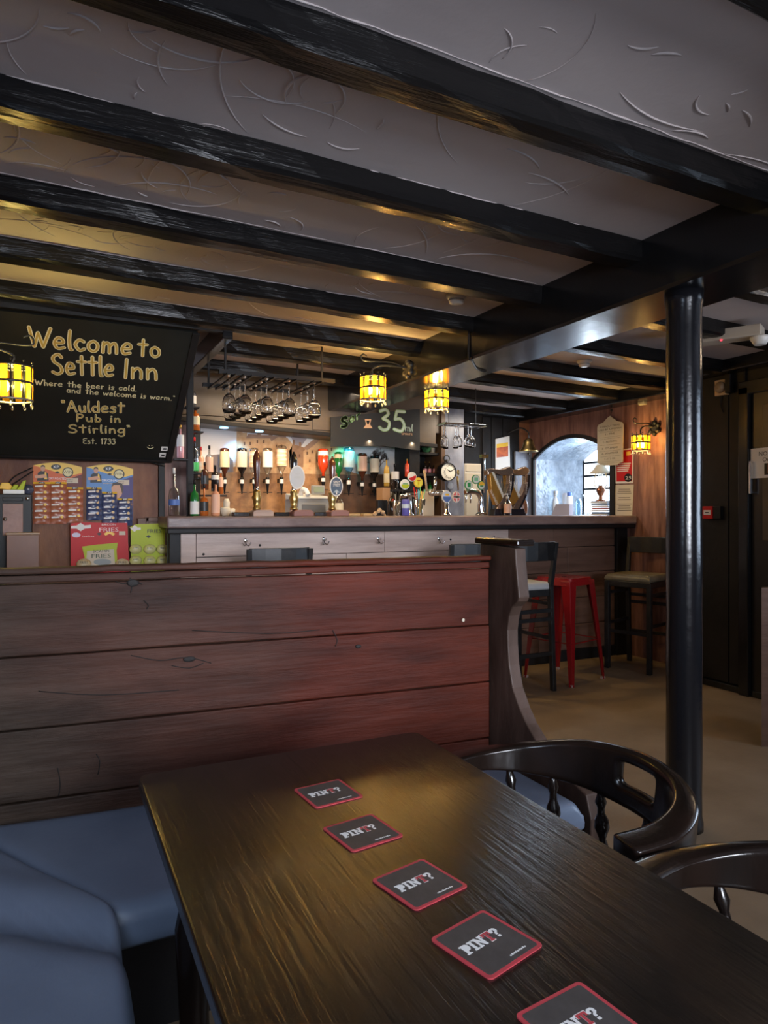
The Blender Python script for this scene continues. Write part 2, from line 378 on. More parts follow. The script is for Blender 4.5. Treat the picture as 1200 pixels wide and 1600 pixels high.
# walls
struct('wall_snack', MB().box((-.75, 4.85, 0), (.68, 5.0, 2.4)), TANW)
struct('wall_back', MB().box((-.75, 5.87, 0), (5.6, 6.0, 2.4)), TANW)
struct('wall_left', MB().box((-.72, .62, 0), (-.6, 4.85, 2.4)).box((-.72, -2.0, 0), (-.6, -.3, 2.4)).box((-.72, -.3, 0), (-.6, .62, 1.2)).box((-.72, -.3, 2.0), (-.6, .62, 2.4)), TANW)
struct('wall_rear', MB().box((-.6,-2.1,0),(.0,-1.98,2.4)).box((1.9,-2.1,0),(4.3,-1.98,2.4)).box((0,-2.1,0),(1.9,-1.98,1.0)).box((0,-2.1,2.0),(1.9,-1.98,2.4)), TANW)
struct('wall_right', MB().box((4.28,-2.1,0),(4.4,-.3,2.4)).box((4.28,1.2,0),(4.4,3.68,2.4)).box((4.28,-.3,0),(4.4,1.2,.9)).box((4.28,-.3,2.0),(4.4,1.2,2.4)).box((4.3,3.60,0),(4.6,3.68,2.4)), DARK)
mb = MB()
Y0, Y1, ZS = 4.69, 5.78, 1.205
def arch(y): 
    a = (y-(Y0+Y1)/2)/((Y1-Y0)/2); return 1.966-.18*a*a-.0*abs(a)
mb.box((4.55, 3.66, 0), (4.57, Y0, 2.4)).box((4.55, Y1, 0), (4.57, 5.9, 2.4)).box((4.55, Y0, 0), (4.57, Y1, ZS))
NA = 20
for i in range(NA):
    a = Y0+(Y1-Y0)*i/NA; b = Y0+(Y1-Y0)*(i+1)/NA
    mb.hexa([(4.55,a,arch(a)),(4.57,a,arch(a)),(4.57,b,arch(b)),(4.55,b,arch(b)),(4.55,a,2.4),(4.57,a,2.4),(4.57,b,2.4),(4.55,b,2.4)])
struct('wall_bar', mb, REDW)
EMB = mat('embossed_blue_grey_lining', (.22, .27, .33), .28, col2=(.36, .42, .50), ns=9, bump=2.2, bs=11, det=2)
mb = MB().box((4.57, Y1, ZS-.02), (5.2, Y1+.05, 2.05)).box((4.57, Y0-.05, ZS-.02), (5.2, Y0, 2.05))
for i in range(NA):
    a = Y0+(Y1-Y0)*i/NA; b = Y0+(Y1-Y0)*(i+1)/NA
    mb.hexa([(4.57,a,arch(a)),(5.2,a,arch(a)),(5.2,b,arch(b)),(4.57,b,arch(b)),(4.57,a,2.1),(5.2,a,2.1),(5.2,b,2.1),(4.57,b,2.1)])
struct('wall_recess', mb, EMB)
struct('trim_1', MB().box((4.5, Y0, ZS-.03), (5.2, Y1, ZS)), mat('recess_sill_paint', (.55,.56,.58), .35), bevel=.004)
mb = MB()                                   # black arch moulding
for i in range(NA):
    a = Y0+(Y1-Y0)*i/NA; b = Y0+(Y1-Y0)*(i+1)/NA
    mb.hexa([(4.53,a,arch(a)-.012),(4.553,a,arch(a)-.012),(4.553,b,arch(b)-.012),(4.53,b,arch(b)-.012),(4.53,a,arch(a)+.026),(4.553,a,arch(a)+.026),(4.553,b,arch(b)+.026),(4.53,b,arch(b)+.026)])
mb.box((4.53, Y1-.005, ZS), (4.553, Y1+.03, arch(Y1)+.02)).box((4.53, Y0-.05, ZS), (4.553, Y0+.005, arch(Y0)+.02))
struct('trim_2', mb, DARK)
SKYP = mat('bright_daylight_pane', (.80, .90, 1.0), .5, emis=2.6)
def window(name, O, U, w, h, nx, ny, m, fr=.035, fm=DARK, depth=.04):
    O = Vector(O); U = Vector(U); V = Vector((0,0,1)); N = U.cross(V)*depth
    f = MB()
    def slab(a0, a1, b0, b1, k=1.0): f.prism([(a0,b0),(a1,b0),(a1,b1),(a0,b1)], N*k, O, U, V)
    slab(0, w, 0, fr); slab(0, w, h-fr, h); slab(0, fr, fr, h-fr); slab(w-fr, w, fr, h-fr)
    root = f.build(name, fm, None); root['kind'] = 'structure'
    for j in range(1, ny):
        z = h*j/ny; f = MB(); f.prism([(fr,z-.010),(w-fr,z-.010),(w-fr,z+.010),(fr,z+.010)], N*.8, O, U, V); f.build('glazing_bar', fm, root)
    for i in range(1, nx):
        x = w*i/nx; f = MB(); f.prism([(x-.010,fr),(x+.010,fr),(x+.010,h-fr),(x-.010,h-fr)], N*.7, O, U, V); f.build('glazing_bar', fm, root)
    for i in range(nx):
        for j in range(ny):
            a0 = w*i/nx; a1 = w*(i+1)/nx; b0 = h*j/ny; b1 = h*(j+1)/ny
            f = MB(); f.prism([(a0,b0),(a1,b0),(a1,b1),(a0,b1)], N*.1, O+N*.3, U, V); f.build('pane', m, root)
    return root
window('window_1', (5.2, Y0-.02, ZS+.0), (0, 1, 0), Y1-Y0+.04, .84, 2, 6, SKYP, fr=.03)
PANE2 = mat('daylight_pane_dim', (.6, .78, 1), .5, emis=1.2)
window('window_2', (0, -2.02, 1.0), (1, 0, 0), 1.9, 1.0, 3, 2, PANE2)
window('window_3', (4.34, -.3, .9), (0, 1, 0), 1.5, 1.1, 3, 2, PANE2)
window('window_4', (-.66, .62, 1.2), (0, -1, 0), .92, .8, 2, 2, PANE2)

# black panelling, door and frame on the right
rw = bpy.data.objects['wall_right']
yb = 3.58
for w in (.30, .13):
    MB().box((4.262, yb-w+.004, .05), (4.281, yb-.004, 2.2)).build('panel_board', DARK, rw, bevel=.003)
    yb -= w
yd = 3.15
struct('baseboard_right', MB().box((4.235, 2.95, 0), (4.262, 3.6, .045)), BLKY, bevel=.006)
struct('trim_3', MB().box((4.21, yd-.055, 0), (4.285, yd+.02, 2.08)).box((4.21, yd-.95, 2.03), (4.285, yd+.02, 2.12)).box((4.21, yd-.95, 0), (4.285, yd-.87, 2.08)), BLKY, bevel=.006)
mb = MB().box((4.245, yd-.87, .01), (4.279, yd-.06, 2.03))
door = struct('door_1', mb, mat('door_brown_black_paint', (.009,.008,.008), .35, col2=(.016,.013,.011), ns=3))
MB().box((4.236, yd-.80, 1.05), (4.246, yd-.14, 1.95)).build('panel', mat('door_upper_panel', (.04,.032,.022), .4, col2=(.06,.048,.034), ns=3), door, bevel=.004)
mb = MB().bar((4.21, yd-.075, 1.36), (4.21, yd-.075, 1.58), .022, .014).bar((4.21, yd-.075, 1.37), (4.25, yd-.075, 1.37), .012).bar((4.21, yd-.075, 1.57), (4.25, yd-.075, 1.57), .012)
mb.build('door_handle', CHROME, door, bevel=.003)
# back bar, bulkhead, picture frame, niche and pillar
YB = 5.85
BH = mat('brown_bulkhead_board', (.07, .05, .035), .4, col2=(.14, .10, .065), ns=2.5, st=(.4,1,1), bump=.1, bs=12)
def bz(x): return 1.950-.05*(x-1.03)
x0, x1 = .62, 3.2
bulk = struct('trim_4', MB().hexa([(x0,5.5,bz(x0)),(x1,5.5,bz(x1)),(x1,YB+.03,bz(x1)),(x0,YB+.03,bz(x0)),(x0,5.5,2.4),(x1,5.5,2.4),(x1,YB+.03,2.4),(x0,YB+.03,2.4)]), BH)
for a, b in ((.7, 1.28), (1.3, 1.98), (2.0, 2.35)):
    MB().box((a, 5.488, bz(a)+.03), (b-.012, 5.502, 2.3)).build('panel_board', BH, bulk, bevel=.004)
MB().hexa([(x0,5.47,bz(x0)-.012),(x1,5.47,bz(x1)-.012),(x1,5.52,bz(x1)-.012),(x0,5.52,bz(x0)-.012),(x0,5.47,bz(x0)+.02),(x1,5.47,bz(x1)+.02),(x1,5.52,bz(x1)+.02),(x0,5.52,bz(x0)+.02)]).build('edge_moulding', DARK, bulk, bevel=.003)
for px in (350, 405, 533, 570, 607):
    p = onY(px, 690, 5.66); 
    c = 'cyan' if px > 500 else 'blue'
    MB().lathe([(.034, bz(p.x)-.012), (.034, bz(p.x)-.002)], (p.x, 5.66, 0), 16).build('spot_lens', mat(c+'_spot_lens', (.1, .8, .9) if c == 'cyan' else (.3, .6, 1), .3, emis=3), bulk)
# red-brown end panel and black posts beside the picture
struct('trim_5', MB().box((.55, 5.80, 0), (1.03, 5.87, 2.0)), REDW)
struct('trim_6', MB().box((1.035, 5.55, 0), (1.085, 5.87, 2.0)), DARK, bevel=.003)
# ================================================================ large furniture
# ---- settle (high-backed plank bench), built-in corner seat
ang = math.atan(-.072); T = Matrix.Translation((0, 2.025, 0)) @ Matrix.Rotation(ang, 4, 'Z')
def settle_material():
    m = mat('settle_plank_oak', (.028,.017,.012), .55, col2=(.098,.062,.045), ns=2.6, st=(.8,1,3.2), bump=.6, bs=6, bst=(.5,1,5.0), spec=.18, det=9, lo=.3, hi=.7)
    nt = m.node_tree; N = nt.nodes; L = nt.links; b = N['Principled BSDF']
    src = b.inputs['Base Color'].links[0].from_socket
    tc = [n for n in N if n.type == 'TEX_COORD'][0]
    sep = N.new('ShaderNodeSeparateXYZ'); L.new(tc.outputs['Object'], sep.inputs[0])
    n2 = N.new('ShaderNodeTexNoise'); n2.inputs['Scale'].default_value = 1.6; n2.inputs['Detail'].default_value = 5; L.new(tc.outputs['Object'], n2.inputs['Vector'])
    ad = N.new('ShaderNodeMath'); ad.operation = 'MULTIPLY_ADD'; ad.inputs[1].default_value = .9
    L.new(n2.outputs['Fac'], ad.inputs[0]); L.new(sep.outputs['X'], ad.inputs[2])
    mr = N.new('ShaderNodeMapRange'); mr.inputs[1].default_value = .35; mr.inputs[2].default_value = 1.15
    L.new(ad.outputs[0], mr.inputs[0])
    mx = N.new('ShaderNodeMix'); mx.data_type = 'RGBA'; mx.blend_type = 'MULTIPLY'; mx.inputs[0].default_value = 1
    gr = N.new('ShaderNodeMix'); gr.data_type = 'RGBA'; gr.inputs[6].default_value = (1.0, 1.06, 1.06, 1); gr.inputs[7].default_value = (1.05, .30, .19, 1)  # greyer left end: bluish daylight painted into the red-brown wood colour
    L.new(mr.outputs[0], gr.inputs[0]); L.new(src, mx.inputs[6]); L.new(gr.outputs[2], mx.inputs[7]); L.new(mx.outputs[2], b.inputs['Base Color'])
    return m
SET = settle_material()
settle = thing('settle', 'high wooden settle of wide reddish-brown planks with a curved end, dividing table from bar', 'settle', (0, 0, 0))
zz = [1.052, .862, .672, .484, .30]
rg = random.Random(2)
def plank(x0, x1, za, zb, y0, y1, T, rg, n=14):
    mb = MB(); mb.T = T; vs = []
    for i in range(n+1):
        x = x0+(x1-x0)*i/n; e = rg.uniform(-.0012, .0012); g = rg.uniform(-.0015, .0015)
        vs += [(x, y0+g, zb+.002+e), (x, y0+g, za-.002+e), (x, y1, za-.002+e), (x, y1, zb+.002+e)]
    mb.add(vs, [(i*4+k, i*4+(k+1) % 4, (i+1)*4+(k+1) % 4, (i+1)*4+k) for i in range(n) for k in range(4)])
    mb.add(vs[:4], [(0,1,2,3)]); mb.add(vs[-4:], [(3,2,1,0)]); return mb
for a, b in zip(zz[:-1], zz[1:]):
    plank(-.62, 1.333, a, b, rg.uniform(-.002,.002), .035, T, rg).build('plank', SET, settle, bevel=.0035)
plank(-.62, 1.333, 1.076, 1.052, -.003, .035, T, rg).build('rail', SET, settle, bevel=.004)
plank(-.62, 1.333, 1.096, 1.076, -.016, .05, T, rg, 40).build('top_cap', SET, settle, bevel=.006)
# knots and drying cracks in the back planks
def back_pt(px, v): return hit(px, v, (0,2.025-.0035,0), (-math.sin(ang), math.cos(ang), 0))
KN = mat('dark_knot', (.012,.008,.006), .7, bump=.4, bs=60)
for px, v, a, b in ((208,911,.016,.010),(296,1030,.018,.008),(560,1010,.010,.006)):
    p = back_pt(px, v); MB().ball(tuple(p), 1, (a,.0025,b), 6).build('knot', KN, settle)
for pts in (((180,908),(195,912),(205,905),(222,913)),((203,903),(206,918),(204,926)),((205,1024),(250,1032),(292,1027),(330,1036)),((268,1040),(296,1044),(318,1036)),((90,1200),(94,1225),(91,1245)),((150,1178),(156,1190),(153,1210)),((520,985),(527,1000),(524,1010)),((225,938),(232,946),(229,952)),((300,985),(420,990),(500,984)),((60,1080),(160,1086),(280,1078))):
    MB().tube([back_pt(*q) for q in cat([(a_, b_, 0) for a_, b_ in pts], 3) and [(w.x, w.y) for w in cat([(a_, b_, 0) for a_, b_ in pts], 3)]], .0013, 5).build('crack', KN, settle)
p = back_pt(724, 969); MB().ball(tuple(p), .006, (1,.5,1), 5).build('nail_head', PAPER, settle)
# curved end board
prof = [onX(805,857,1.333), onX(806,880,1.333), onX(811,934,1.333), onX(809,940,1.333), onX(801,948,1.333), onX(796,962,1.333), onX(793,985,1.333), onX(793.5,1010,1.333), onX(795.5,1040,1.333), onX(801,1075,1.333), onX(812,1107,1.333), onX(823,1132,1.333), onX(838,1158,1.333)]
poly = [(p.y, p.z) for p in prof]+[(1.60,.50),(1.47,.46),(1.45,.40),(1.45,.0),(1.99,0),(1.99,1.134)]
EB = mat('settle_end_wood', (.030,.017,.012), .5, col2=(.085,.052,.04), ns=6, st=(1,1,.4), bump=.5, bs=12, spec=.25)
MB().prism(poly, (.042,0,0), (1.333,0,0), (0,1,0), (0,0,1)).build('end_board', EB, settle, bevel=.004)
MB().box((1.322, 1.765, 1.132), (1.392, 2.01, 1.152)).build('end_cap', DWOOD, settle, bevel=.006)
MB().box((.0,1.735,0),(1.33,1.765,.37)).box((-.05,-1.6,0),(-.02,1.765,.37)).build('kickboard', DARK, settle)
MB().box((-.6,1.53,.355),(1.33,1.98,.372)).box((-.6,-1.6,.355),(.04,1.6,.372)).build('seat_board', DARK, settle)
def pad(c00, c10, c11, c01, zb, zt, r, nx, ny, fn=None):
    c00, c10, c11, c01 = [Vector(c) for c in (c00, c10, c11, c01)]; vs = []
    lx = ((c10-c00).length+(c11-c01).length)/2; ly = ((c01-c00).length+(c11-c10).length)/2
    def par(i, n, l):                     # denser near both ends
        t = i/n; return .5-.5*math.cos(PI*t) if True else t
    def prof(d):
        return -r if d <= 0 else (0 if d >= r else -(r-math.sqrt(max(0, r*r-(r-d)**2))))
    for i in range(nx+1):
        for j in range(ny+1):
            a = par(i, nx, lx); b = par(j, ny, ly)
            p = c00*(1-a)*(1-b)+c10*a*(1-b)+c11*a*b+c01*(1-a)*b
            h = max(-r, min(0, prof(min(a, 1-a)*lx)+prof(min(b, 1-b)*ly)))
            vs.append((p.x, p.y, zt+h+(fn(p.x, p.y) if fn else 0)+.008*math.sin(PI*a)*math.sin(PI*b)))
    mb = MB(); W_ = ny+1
    mb.add(vs, [(i*W_+j, (i+1)*W_+j, (i+1)*W_+j+1, i*W_+j+1) for i in range(nx) for j in range(ny)], True)
    rim = [i*W_ for i in range(nx+1)]+[nx*W_+j for j in range(1, ny+1)]+[i*W_+ny for i in range(nx-1, -1, -1)]+[j for j in range(ny-1, 0, -1)]
    R = [Vector(vs[k]) for k in rim]; n = len(R); c = sum(R, Vector())/n
    rings = [R]
    for dz, off in ((.45, .004), (.8, .003), (1, -.008)):
        rings.append([Vector((q.x+(q.x-c.x)*off/max(.05, (q-c).length), q.y+(q.y-c.y)*off/max(.05, (q-c).length), q.z+(zb-q.z)*dz)) for q in R])
    vv = [p for g in rings for p in g]
    mb.add(vv, [(k*n+i, k*n+(i+1) % n, (k+1)*n+(i+1) % n, (k+1)*n+i) for k in range(3) for i in range(n)], True)
    mb.add(rings[-1], [list(range(n-1, -1, -1))]); return mb
def crease(x, y):                        # stitched channel on the near pad
    d = abs((y-1.345)*.78+(x-.12)*.62); e = min(1, max(0, (x+.6)/.3))
    return -.034*math.exp(-(d/.038)**2)+.010*math.exp(-((d-.09)/.05)**2)
single('seat_cushion', pad((-.185,2.015,0),(1.31,1.91,0),(1.31,1.455,0),(.105,1.455,0), .372, .452, .035, 40, 22, lambda x, y: .003*math.sin(x*7+y*5)), LEA,
       'dark blue leather seat cushion along the foot of the plank settle back', 'cushion', (.6,1.7,.372))
single('seat_cushion', pad((-.205,2.03,0),(.125,1.45,0),(.118,-1.0,0),(-.585,-1.0,0), .372, .468, .05, 44, 70, crease), LEA,
       'puffed dark blue leather seat cushion at the bottom left corner, nearest the camera', 'cushion', (-.2,.5,.372))

# ---- table
table = thing('pub_table', 'long dark oak pub table with a worn glossy top carrying a row of beer mats', 'table', (.456,.77,0))
def rrect(x0, x1, y0, y1, r, n=5):
    P = []
    for cx, cy, a0 in ((x1-r,y1-r,0),(x0+r,y1-r,PI/2),(x0+r,y0+r,PI),(x1-r,y0+r,1.5*PI)):
        P += [(cx+r*math.cos(a0+k*PI/2/n), cy+r*math.sin(a0+k*PI/2/n)) for k in range(n+1)]
    return P
MB().prism(rrect(.153,.757,.14,1.388,.022), (0,0,.026), (0,0,.714), (1,0,0), (0,1,0)).build('table_top', TABLE, table, bevel=.005, seg=3)
MB().box((.21,.22,.63),(.70,.24,.714)).box((.21,1.27,.63),(.70,1.29,.714)).box((.21,.24,.63),(.23,1.27,.714)).box((.68,.24,.63),(.70,1.27,.714)).build('apron', DWOOD, table)
for x in (.235,.675):
    for y in (.25,1.26):
        MB().lathe([(.028,0),(.03,.05),(.022,.09),(.034,.16),(.026,.34),(.034,.5),(.024,.55),(.036,.58),(.036,.714)], (x,y,0), 14).build('leg', DWOOD, table)
MB().box((.44,.25,.1),(.47,1.26,.14)).box((.235,.24,.1),(.675,.27,.14)).box((.235,1.24,.1),(.675,1.27,.14)).build('stretcher', DWOOD, table)
# ---- beer mats
MATR = mat('beer_mat_red_edge', (.50,.045,.06), .6, col2=(.38,.04,.05), ns=60); MATG = mat('beer_mat_charcoal', (.045,.038,.036), .6, col2=(.06,.052,.05), ns=50)
MATW = mat('beer_mat_white_ink', (.72,.70,.68), .6)
slab = {'P': [[(0,0),(.42,0),(.42,.14),(.32,.14),(.32,.33),(.55,.36),(.68,.5),(.68,.82),(.55,.97),(.4,1),(0,1),(0,.86),(.1,.86),(.1,.14),(0,.14)]],
        'I': [[(0,0),(.42,0),(.42,.14),(.32,.14),(.32,.86),(.42,.86),(.42,1),(0,1),(0,.86),(.1,.86),(.1,.14),(0,.14)]],
        'N': [[(0,0),(.34,0),(.34,.14),(.27,.14),(.27,.62),(.56,0),(.74,0),(.74,.86),(.82,.86),(.82,1),(.5,1),(.5,.86),(.56,.86),(.56,.45),(.28,1),(0,1),(0,.86),(.1,.86),(.1,.14),(0,.14)]],
        'T': [[(.2,0),(.56,0),(.56,.14),(.48,.14),(.48,.84),(.6,.84),(.6,.66),(.74,.66),(.74,1),(0,1),(0,.66),(.14,.66),(.14,.84),(.28,.84),(.28,.14),(.2,.14)]],
        '?': [[(.0,.62),(.2,.62),(.22,.82),(.36,.84),(.38,.66),(.2,.5),(.2,.3),(.38,.3),(.38,.42),(.58,.6),(.58,.86),(.44,1),(.14,1),(0,.86)], [(.18,0),(.4,0),(.4,.2),(.18,.2)]]}
def beer_mat(label, x, y, a):
    t = thing('beer_mat', label, 'beer mat', (0,0,0), 'beer mats on the pub table', world=False)
    s = .0465
    MB().prism(rrect(-s,s,-s,s,.006), (0,0,.0016), (0,0,0), (1,0,0), (0,1,0)).build('card', MATR, t)
    q = s-.0045
    MB().prism(rrect(-q,q,-q,q,.004), (0,0,.0002), (0,0,.0016), (1,0,0), (0,1,0)).build('printed_face', MATG, t)
    x0 = -.034; h = .017; k = .0175; wm = MB(); rm = MB()
    for ch, adv in (('P',.73),('I',.47),('N',.86),('T',.79),('?',.6)):
        for pl in slab[ch]: (rm if ch == 'T' else wm).prism([(x0+px*k, -.004+pz*h) for px, pz in pl], (0,0,.0002), (0,0,.0018), (1,0,0), (0,1,0))
        if ch == 'T':
            wm.prism([(x0+(px-.37)*1.12*k+.37*k, -.004+(pz-.5)*1.12*h+.5*h) for px, pz in slab['T'][0]], (0,0,.0001), (0,0,.0018), (1,0,0), (0,1,0))
        x0 += adv*k
    wm.build('white_lettering', MATW, t); rm.build('red_lettering', MATR, t)
    wm = MB()
    for i in range(9): wm.box((.001+i*.0031, -.0355, .0018), (.0033+i*.0031, -.0335+.0007*(i % 2), .0019))
    wm.build('small_print', MATW, t)
    t.location = (x, y, .7402); t.rotation_euler = (0, 0, math.radians(a)); return t
beer_mat('square PINT? beer mat furthest from the camera, near the far end of the table', .447, 1.147, 5.5)
beer_mat('second PINT? beer mat from the far end of the table', .441, .984, 8)
beer_mat('middle PINT? beer mat of the row of five', .449, .815, 12.5)
beer_mat('PINT? beer mat second nearest the camera, wholly in view', .457, .669, 14.5)
beer_mat('PINT? beer mat nearest the camera, cut by the bottom of the picture', .467, .519, 6.5)

# ---- captain's chairs
def captain_chair(label):
    t = thing('captain_chair', label, 'chair', group='captain chairs along the table', world=False)
    base = [(.855,1.405,.662,.040,.060),(.95,1.41,.663,.046,.052),(1.05,1.365,.676,.07,.040),(1.125,1.26,.702,.105,.030),(1.155,1.13,.712,.128,.028),(1.137,1.02,.706,.125,.032),(1.082,.935,.692,.085,.048),(1.0,.897,.674,.05,.064),(.905,.905,.664,.046,.070)]
    O = Vector((1.0,1.14)); P = [Vector((a-O.x, b-O.y, c)) for a, b, c, d, e in base]; n = 8
    C3 = cat(P, n); HW = cat([Vector((d, e, 0)) for a, b, c, d, e in base], n)
    m = len(C3); rows = 8; out = []; inn = []
    for i, p in enumerate(C3):
        d = C3[min(i+1, m-1)]-C3[max(i-1, 0)]; nn = Vector((-d.y, d.x, 0)).normalized()   # points outward/inward
        h, w = HW[i].x, HW[i].y
        lean = (h-.04)*.18
        out.append([p-nn*(-w/2)+Vector((0,0,-h*j/rows))-nn*(-lean*(1-j/rows)) for j in range(rows+1)])
        inn.append([p+nn*(-w/2)+Vector((0,0,-h*j/rows))-nn*(-lean*(1-j/rows)) for j in range(rows+1)])
    h0, h1 = int(m*.47), int(m*.575)                                          # hand slot
    hole = lambda i, j: h0 <= i < h1 and 2 <= j < 5
    mb = MB(); vs = [q for r in out for q in r]+[q for r in inn for q in r]; K = rows+1; B = m*K; fs = []
    for i in range(m-1):
        for j in range(rows):
            if not hole(i, j):
                fs.append((i*K+j, i*K+j+1, (i+1)*K+j+1, (i+1)*K+j)); fs.append((B+i*K+j, B+(i+1)*K+j, B+(i+1)*K+j+1, B+i*K+j+1))
        fs.append((i*K, (i+1)*K, B+(i+1)*K, B+i*K)); fs.append((i*K+rows, B+i*K+rows, B+(i+1)*K+rows, (i+1)*K+rows))
    for i in (0, m-1):
        for j in range(rows): fs.append((i*K+j, i*K+j+1, B+i*K+j+1, B+i*K+j))
    for i in range(h0, h1):
        for j in (2, 5): fs.append((i*K+j, (i+1)*K+j, B+(i+1)*K+j, B+i*K+j))
    for j in range(2, 5):
        for i in (h0, h1): fs.append((i*K+j, i*K+j+1, B+i*K+j+1, B+i*K+j))
    mb.add(vs, fs, True); mb.build('bow_back', DWOOD, t, sub=1)
    S0 = Vector((-.02, 0, 0))
    prof = [(.19,.405),(.222,.415),(.226,.43),(.215,.444),(.15,.440),(.05,.436),(.001,.435)]
    s = MB(); s.lathe(prof, (-.02,0,0), 28, cap=False); s.build('seat', DWOOD, t)
    turn = [.9,1.0,1.6,1.0,1.1,1.9,2.1,1.5,.9,1.5,1.0,.8]
    for k in (3, 13, 20, 27, 35, 46, 57):
        p = C3[k]-Vector((0,0,HW[k].x-.01)); a = math.atan2(p.y, p.x+.02); q = Vector((-.02+.195*math.cos(a), .195*math.sin(a), .44))
        MB().tube([p.lerp(q, i/11) for i in range(12)], [.0085*f for f in turn], 10).build('spindle', DWOOD, t)
    for a in (45, 135, 225, 315):
        a = math.radians(a); p = Vector((-.02+.15*math.cos(a), .15*math.sin(a), .415)); q = Vector((-.02+.235*math.cos(a), .235*math.sin(a), 0))
        MB().tube([p.lerp(q, i/11) for i in range(12)], [.0125*f for f in turn], 10).build('leg', DWOOD, t)
    MB().tube([(-.17,.15,.17),(.13,.15,.17)], .011).tube([(-.17,-.15,.17),(.13,-.15,.17)], .011).tube([(-.02,-.15,.17),(-.02,.15,.17)], .011).build('stretcher', DWOOD, t)
    return t
ch = captain_chair('dark varnished captain chair with a slotted curved back, between table and column')
ch.location = (1.0, 1.14, 0)
dup(ch, (1.0+.012, 1.14-.58, 0), math.radians(1), 'dark varnished captain chair at the right edge of the picture, nearer the camera')

# ---- iron column under the beam
colm = thing('support_column', 'round black painted column standing under the main ceiling beam', 'column', (2.25,1.93,0))
mb = MB(); pr = [(.071,0),(.071,.03),(.0665,.05)]+[(.0665-.001*math.sin(i*1.7), .05+i*.1) for i in range(1,20)]+[(.0665,2.04),(.071,2.06),(.073,2.103)]
mb.lathe(pr, (2.25,1.93,0), 32).build('shaft', mat('black_column_paint', (.008,.008,.010), .18, bump=.12, bs=22, spec=.6), colm)

# ---- bar
bar = thing('bar_counter', 'bar front panelled with wide rough horizontal planks and coat hooks', 'bar counter', (2.6,4.52,0))
YF = 4.52; xs0 = PX0 = onY(282, 850, YF).x
BP = mat('bar_plank_daylit', (.44,.32,.275), .5, col2=(.64,.50,.44), ns=4, st=(.35,1,3), bump=.5, bs=8, bst=(.3,1,4))  # window light on the left planks, partly painted in as paler wood
BP2 = mat('bar_plank_shaded', (.11,.058,.04), .45, col2=(.19,.105,.075), ns=4, st=(.35,1,3), bump=.5, bs=8, bst=(.3,1,4))  # same planks outside the window light, painted darker
rgp = random.Random(9)
rows = [(1.128,.948),(.948,.735),(.735,.52),(.52,.30),(.30,.09)]
xv = onY(306, 850, YF).x
MB().box((xs0,YF-.006,.05),(xv,YF+.02,1.13)).build('end_stile', BP, bar, bevel=.003)
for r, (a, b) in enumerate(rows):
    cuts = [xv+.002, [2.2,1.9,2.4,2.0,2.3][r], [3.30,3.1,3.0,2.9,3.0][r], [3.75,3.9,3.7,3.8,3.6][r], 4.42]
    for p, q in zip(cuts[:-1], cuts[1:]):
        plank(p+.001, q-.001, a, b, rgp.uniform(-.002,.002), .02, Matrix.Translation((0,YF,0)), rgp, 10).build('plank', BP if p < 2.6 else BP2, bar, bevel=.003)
MB().box((.68,YF+.02,0),(4.5,YF+.06,1.13)).build('backing_board', DARK, bar)
MB().box((.685,YF-.02,0),(xs0-.004,YF+.02,1.13)).build('end_post', DARK, bar, bevel=.004)
MB().box((4.42,YF-.03,0),(4.54,YF+.03,1.13)).build('end_post', DARK, bar, bevel=.004)
MB().box((.66,4.40,1.105),(4.545,4.50,1.138)).build('moulding', DARK, bar, bevel=.006)
MB().box((.69,YF-.015,0),(4.45,YF-.001,.09)).build('plinth', DARK, bar, bevel=.004)
for px, v in ((383,848),(505,846),(590,845),(685,845),(771,843)):
    p = onY(px, v, YF); h = MB(); x, z = p.x, p.z
    h.ball((x, YF-.006, z+.016), .011, (1,.4,1.2), 6)
    for sgn in (-1, 1):
        h.tube(cat([(x, YF-.01, z+.012), (x+sgn*.003, YF-.03, z-.012), (x+sgn*.016, YF-.045, z-.018), (x+sgn*.026, YF-.05, z+.004)], 4), .0032, 6)
    h.tube(cat([(x, YF-.012, z+.01), (x, YF-.045, z+.006), (x, YF-.055, z+.022)], 4), .003, 6)
    h.build('coat_hook', CHROME, bar)
for px, v in ((406,852),(704,843),(318,866)):
    p = onY(px, v, YF); MB().ball((p.x, YF-.002, p.z), .009, (1,.35,.9), 5).build('knot', DARK, bar)
top = MB()
top.prism([(.655,4.385),(4.545,4.385),(4.545,5.02),(1.12,5.02),(1.12,5.8),(.72,5.8),(.72,4.848),(.655,4.848)], (0,0,.072), (0,0,1.138), (1,0,0), (0,1,0))
ctop = single('counter_worktop', top, CTOP, 'thick worn wooden bar counter top with a rounded front edge', 'countertop', (2.6,4.7,1.138), bevel=.012, seg=3)
mb = MB().box((.53,4.80,1.12),(.66,4.848,1.2)).box((.58,4.79,1.175),(.67,4.80,1.205)).box((.58,4.79,1.11),(.6,4.80,1.205))
single('wooden_bracket', mb, MPLK, 'small boxy wooden bracket on the wall at the left end of the bar counter', 'bracket', (.6,4.82,1.12), bevel=.003)

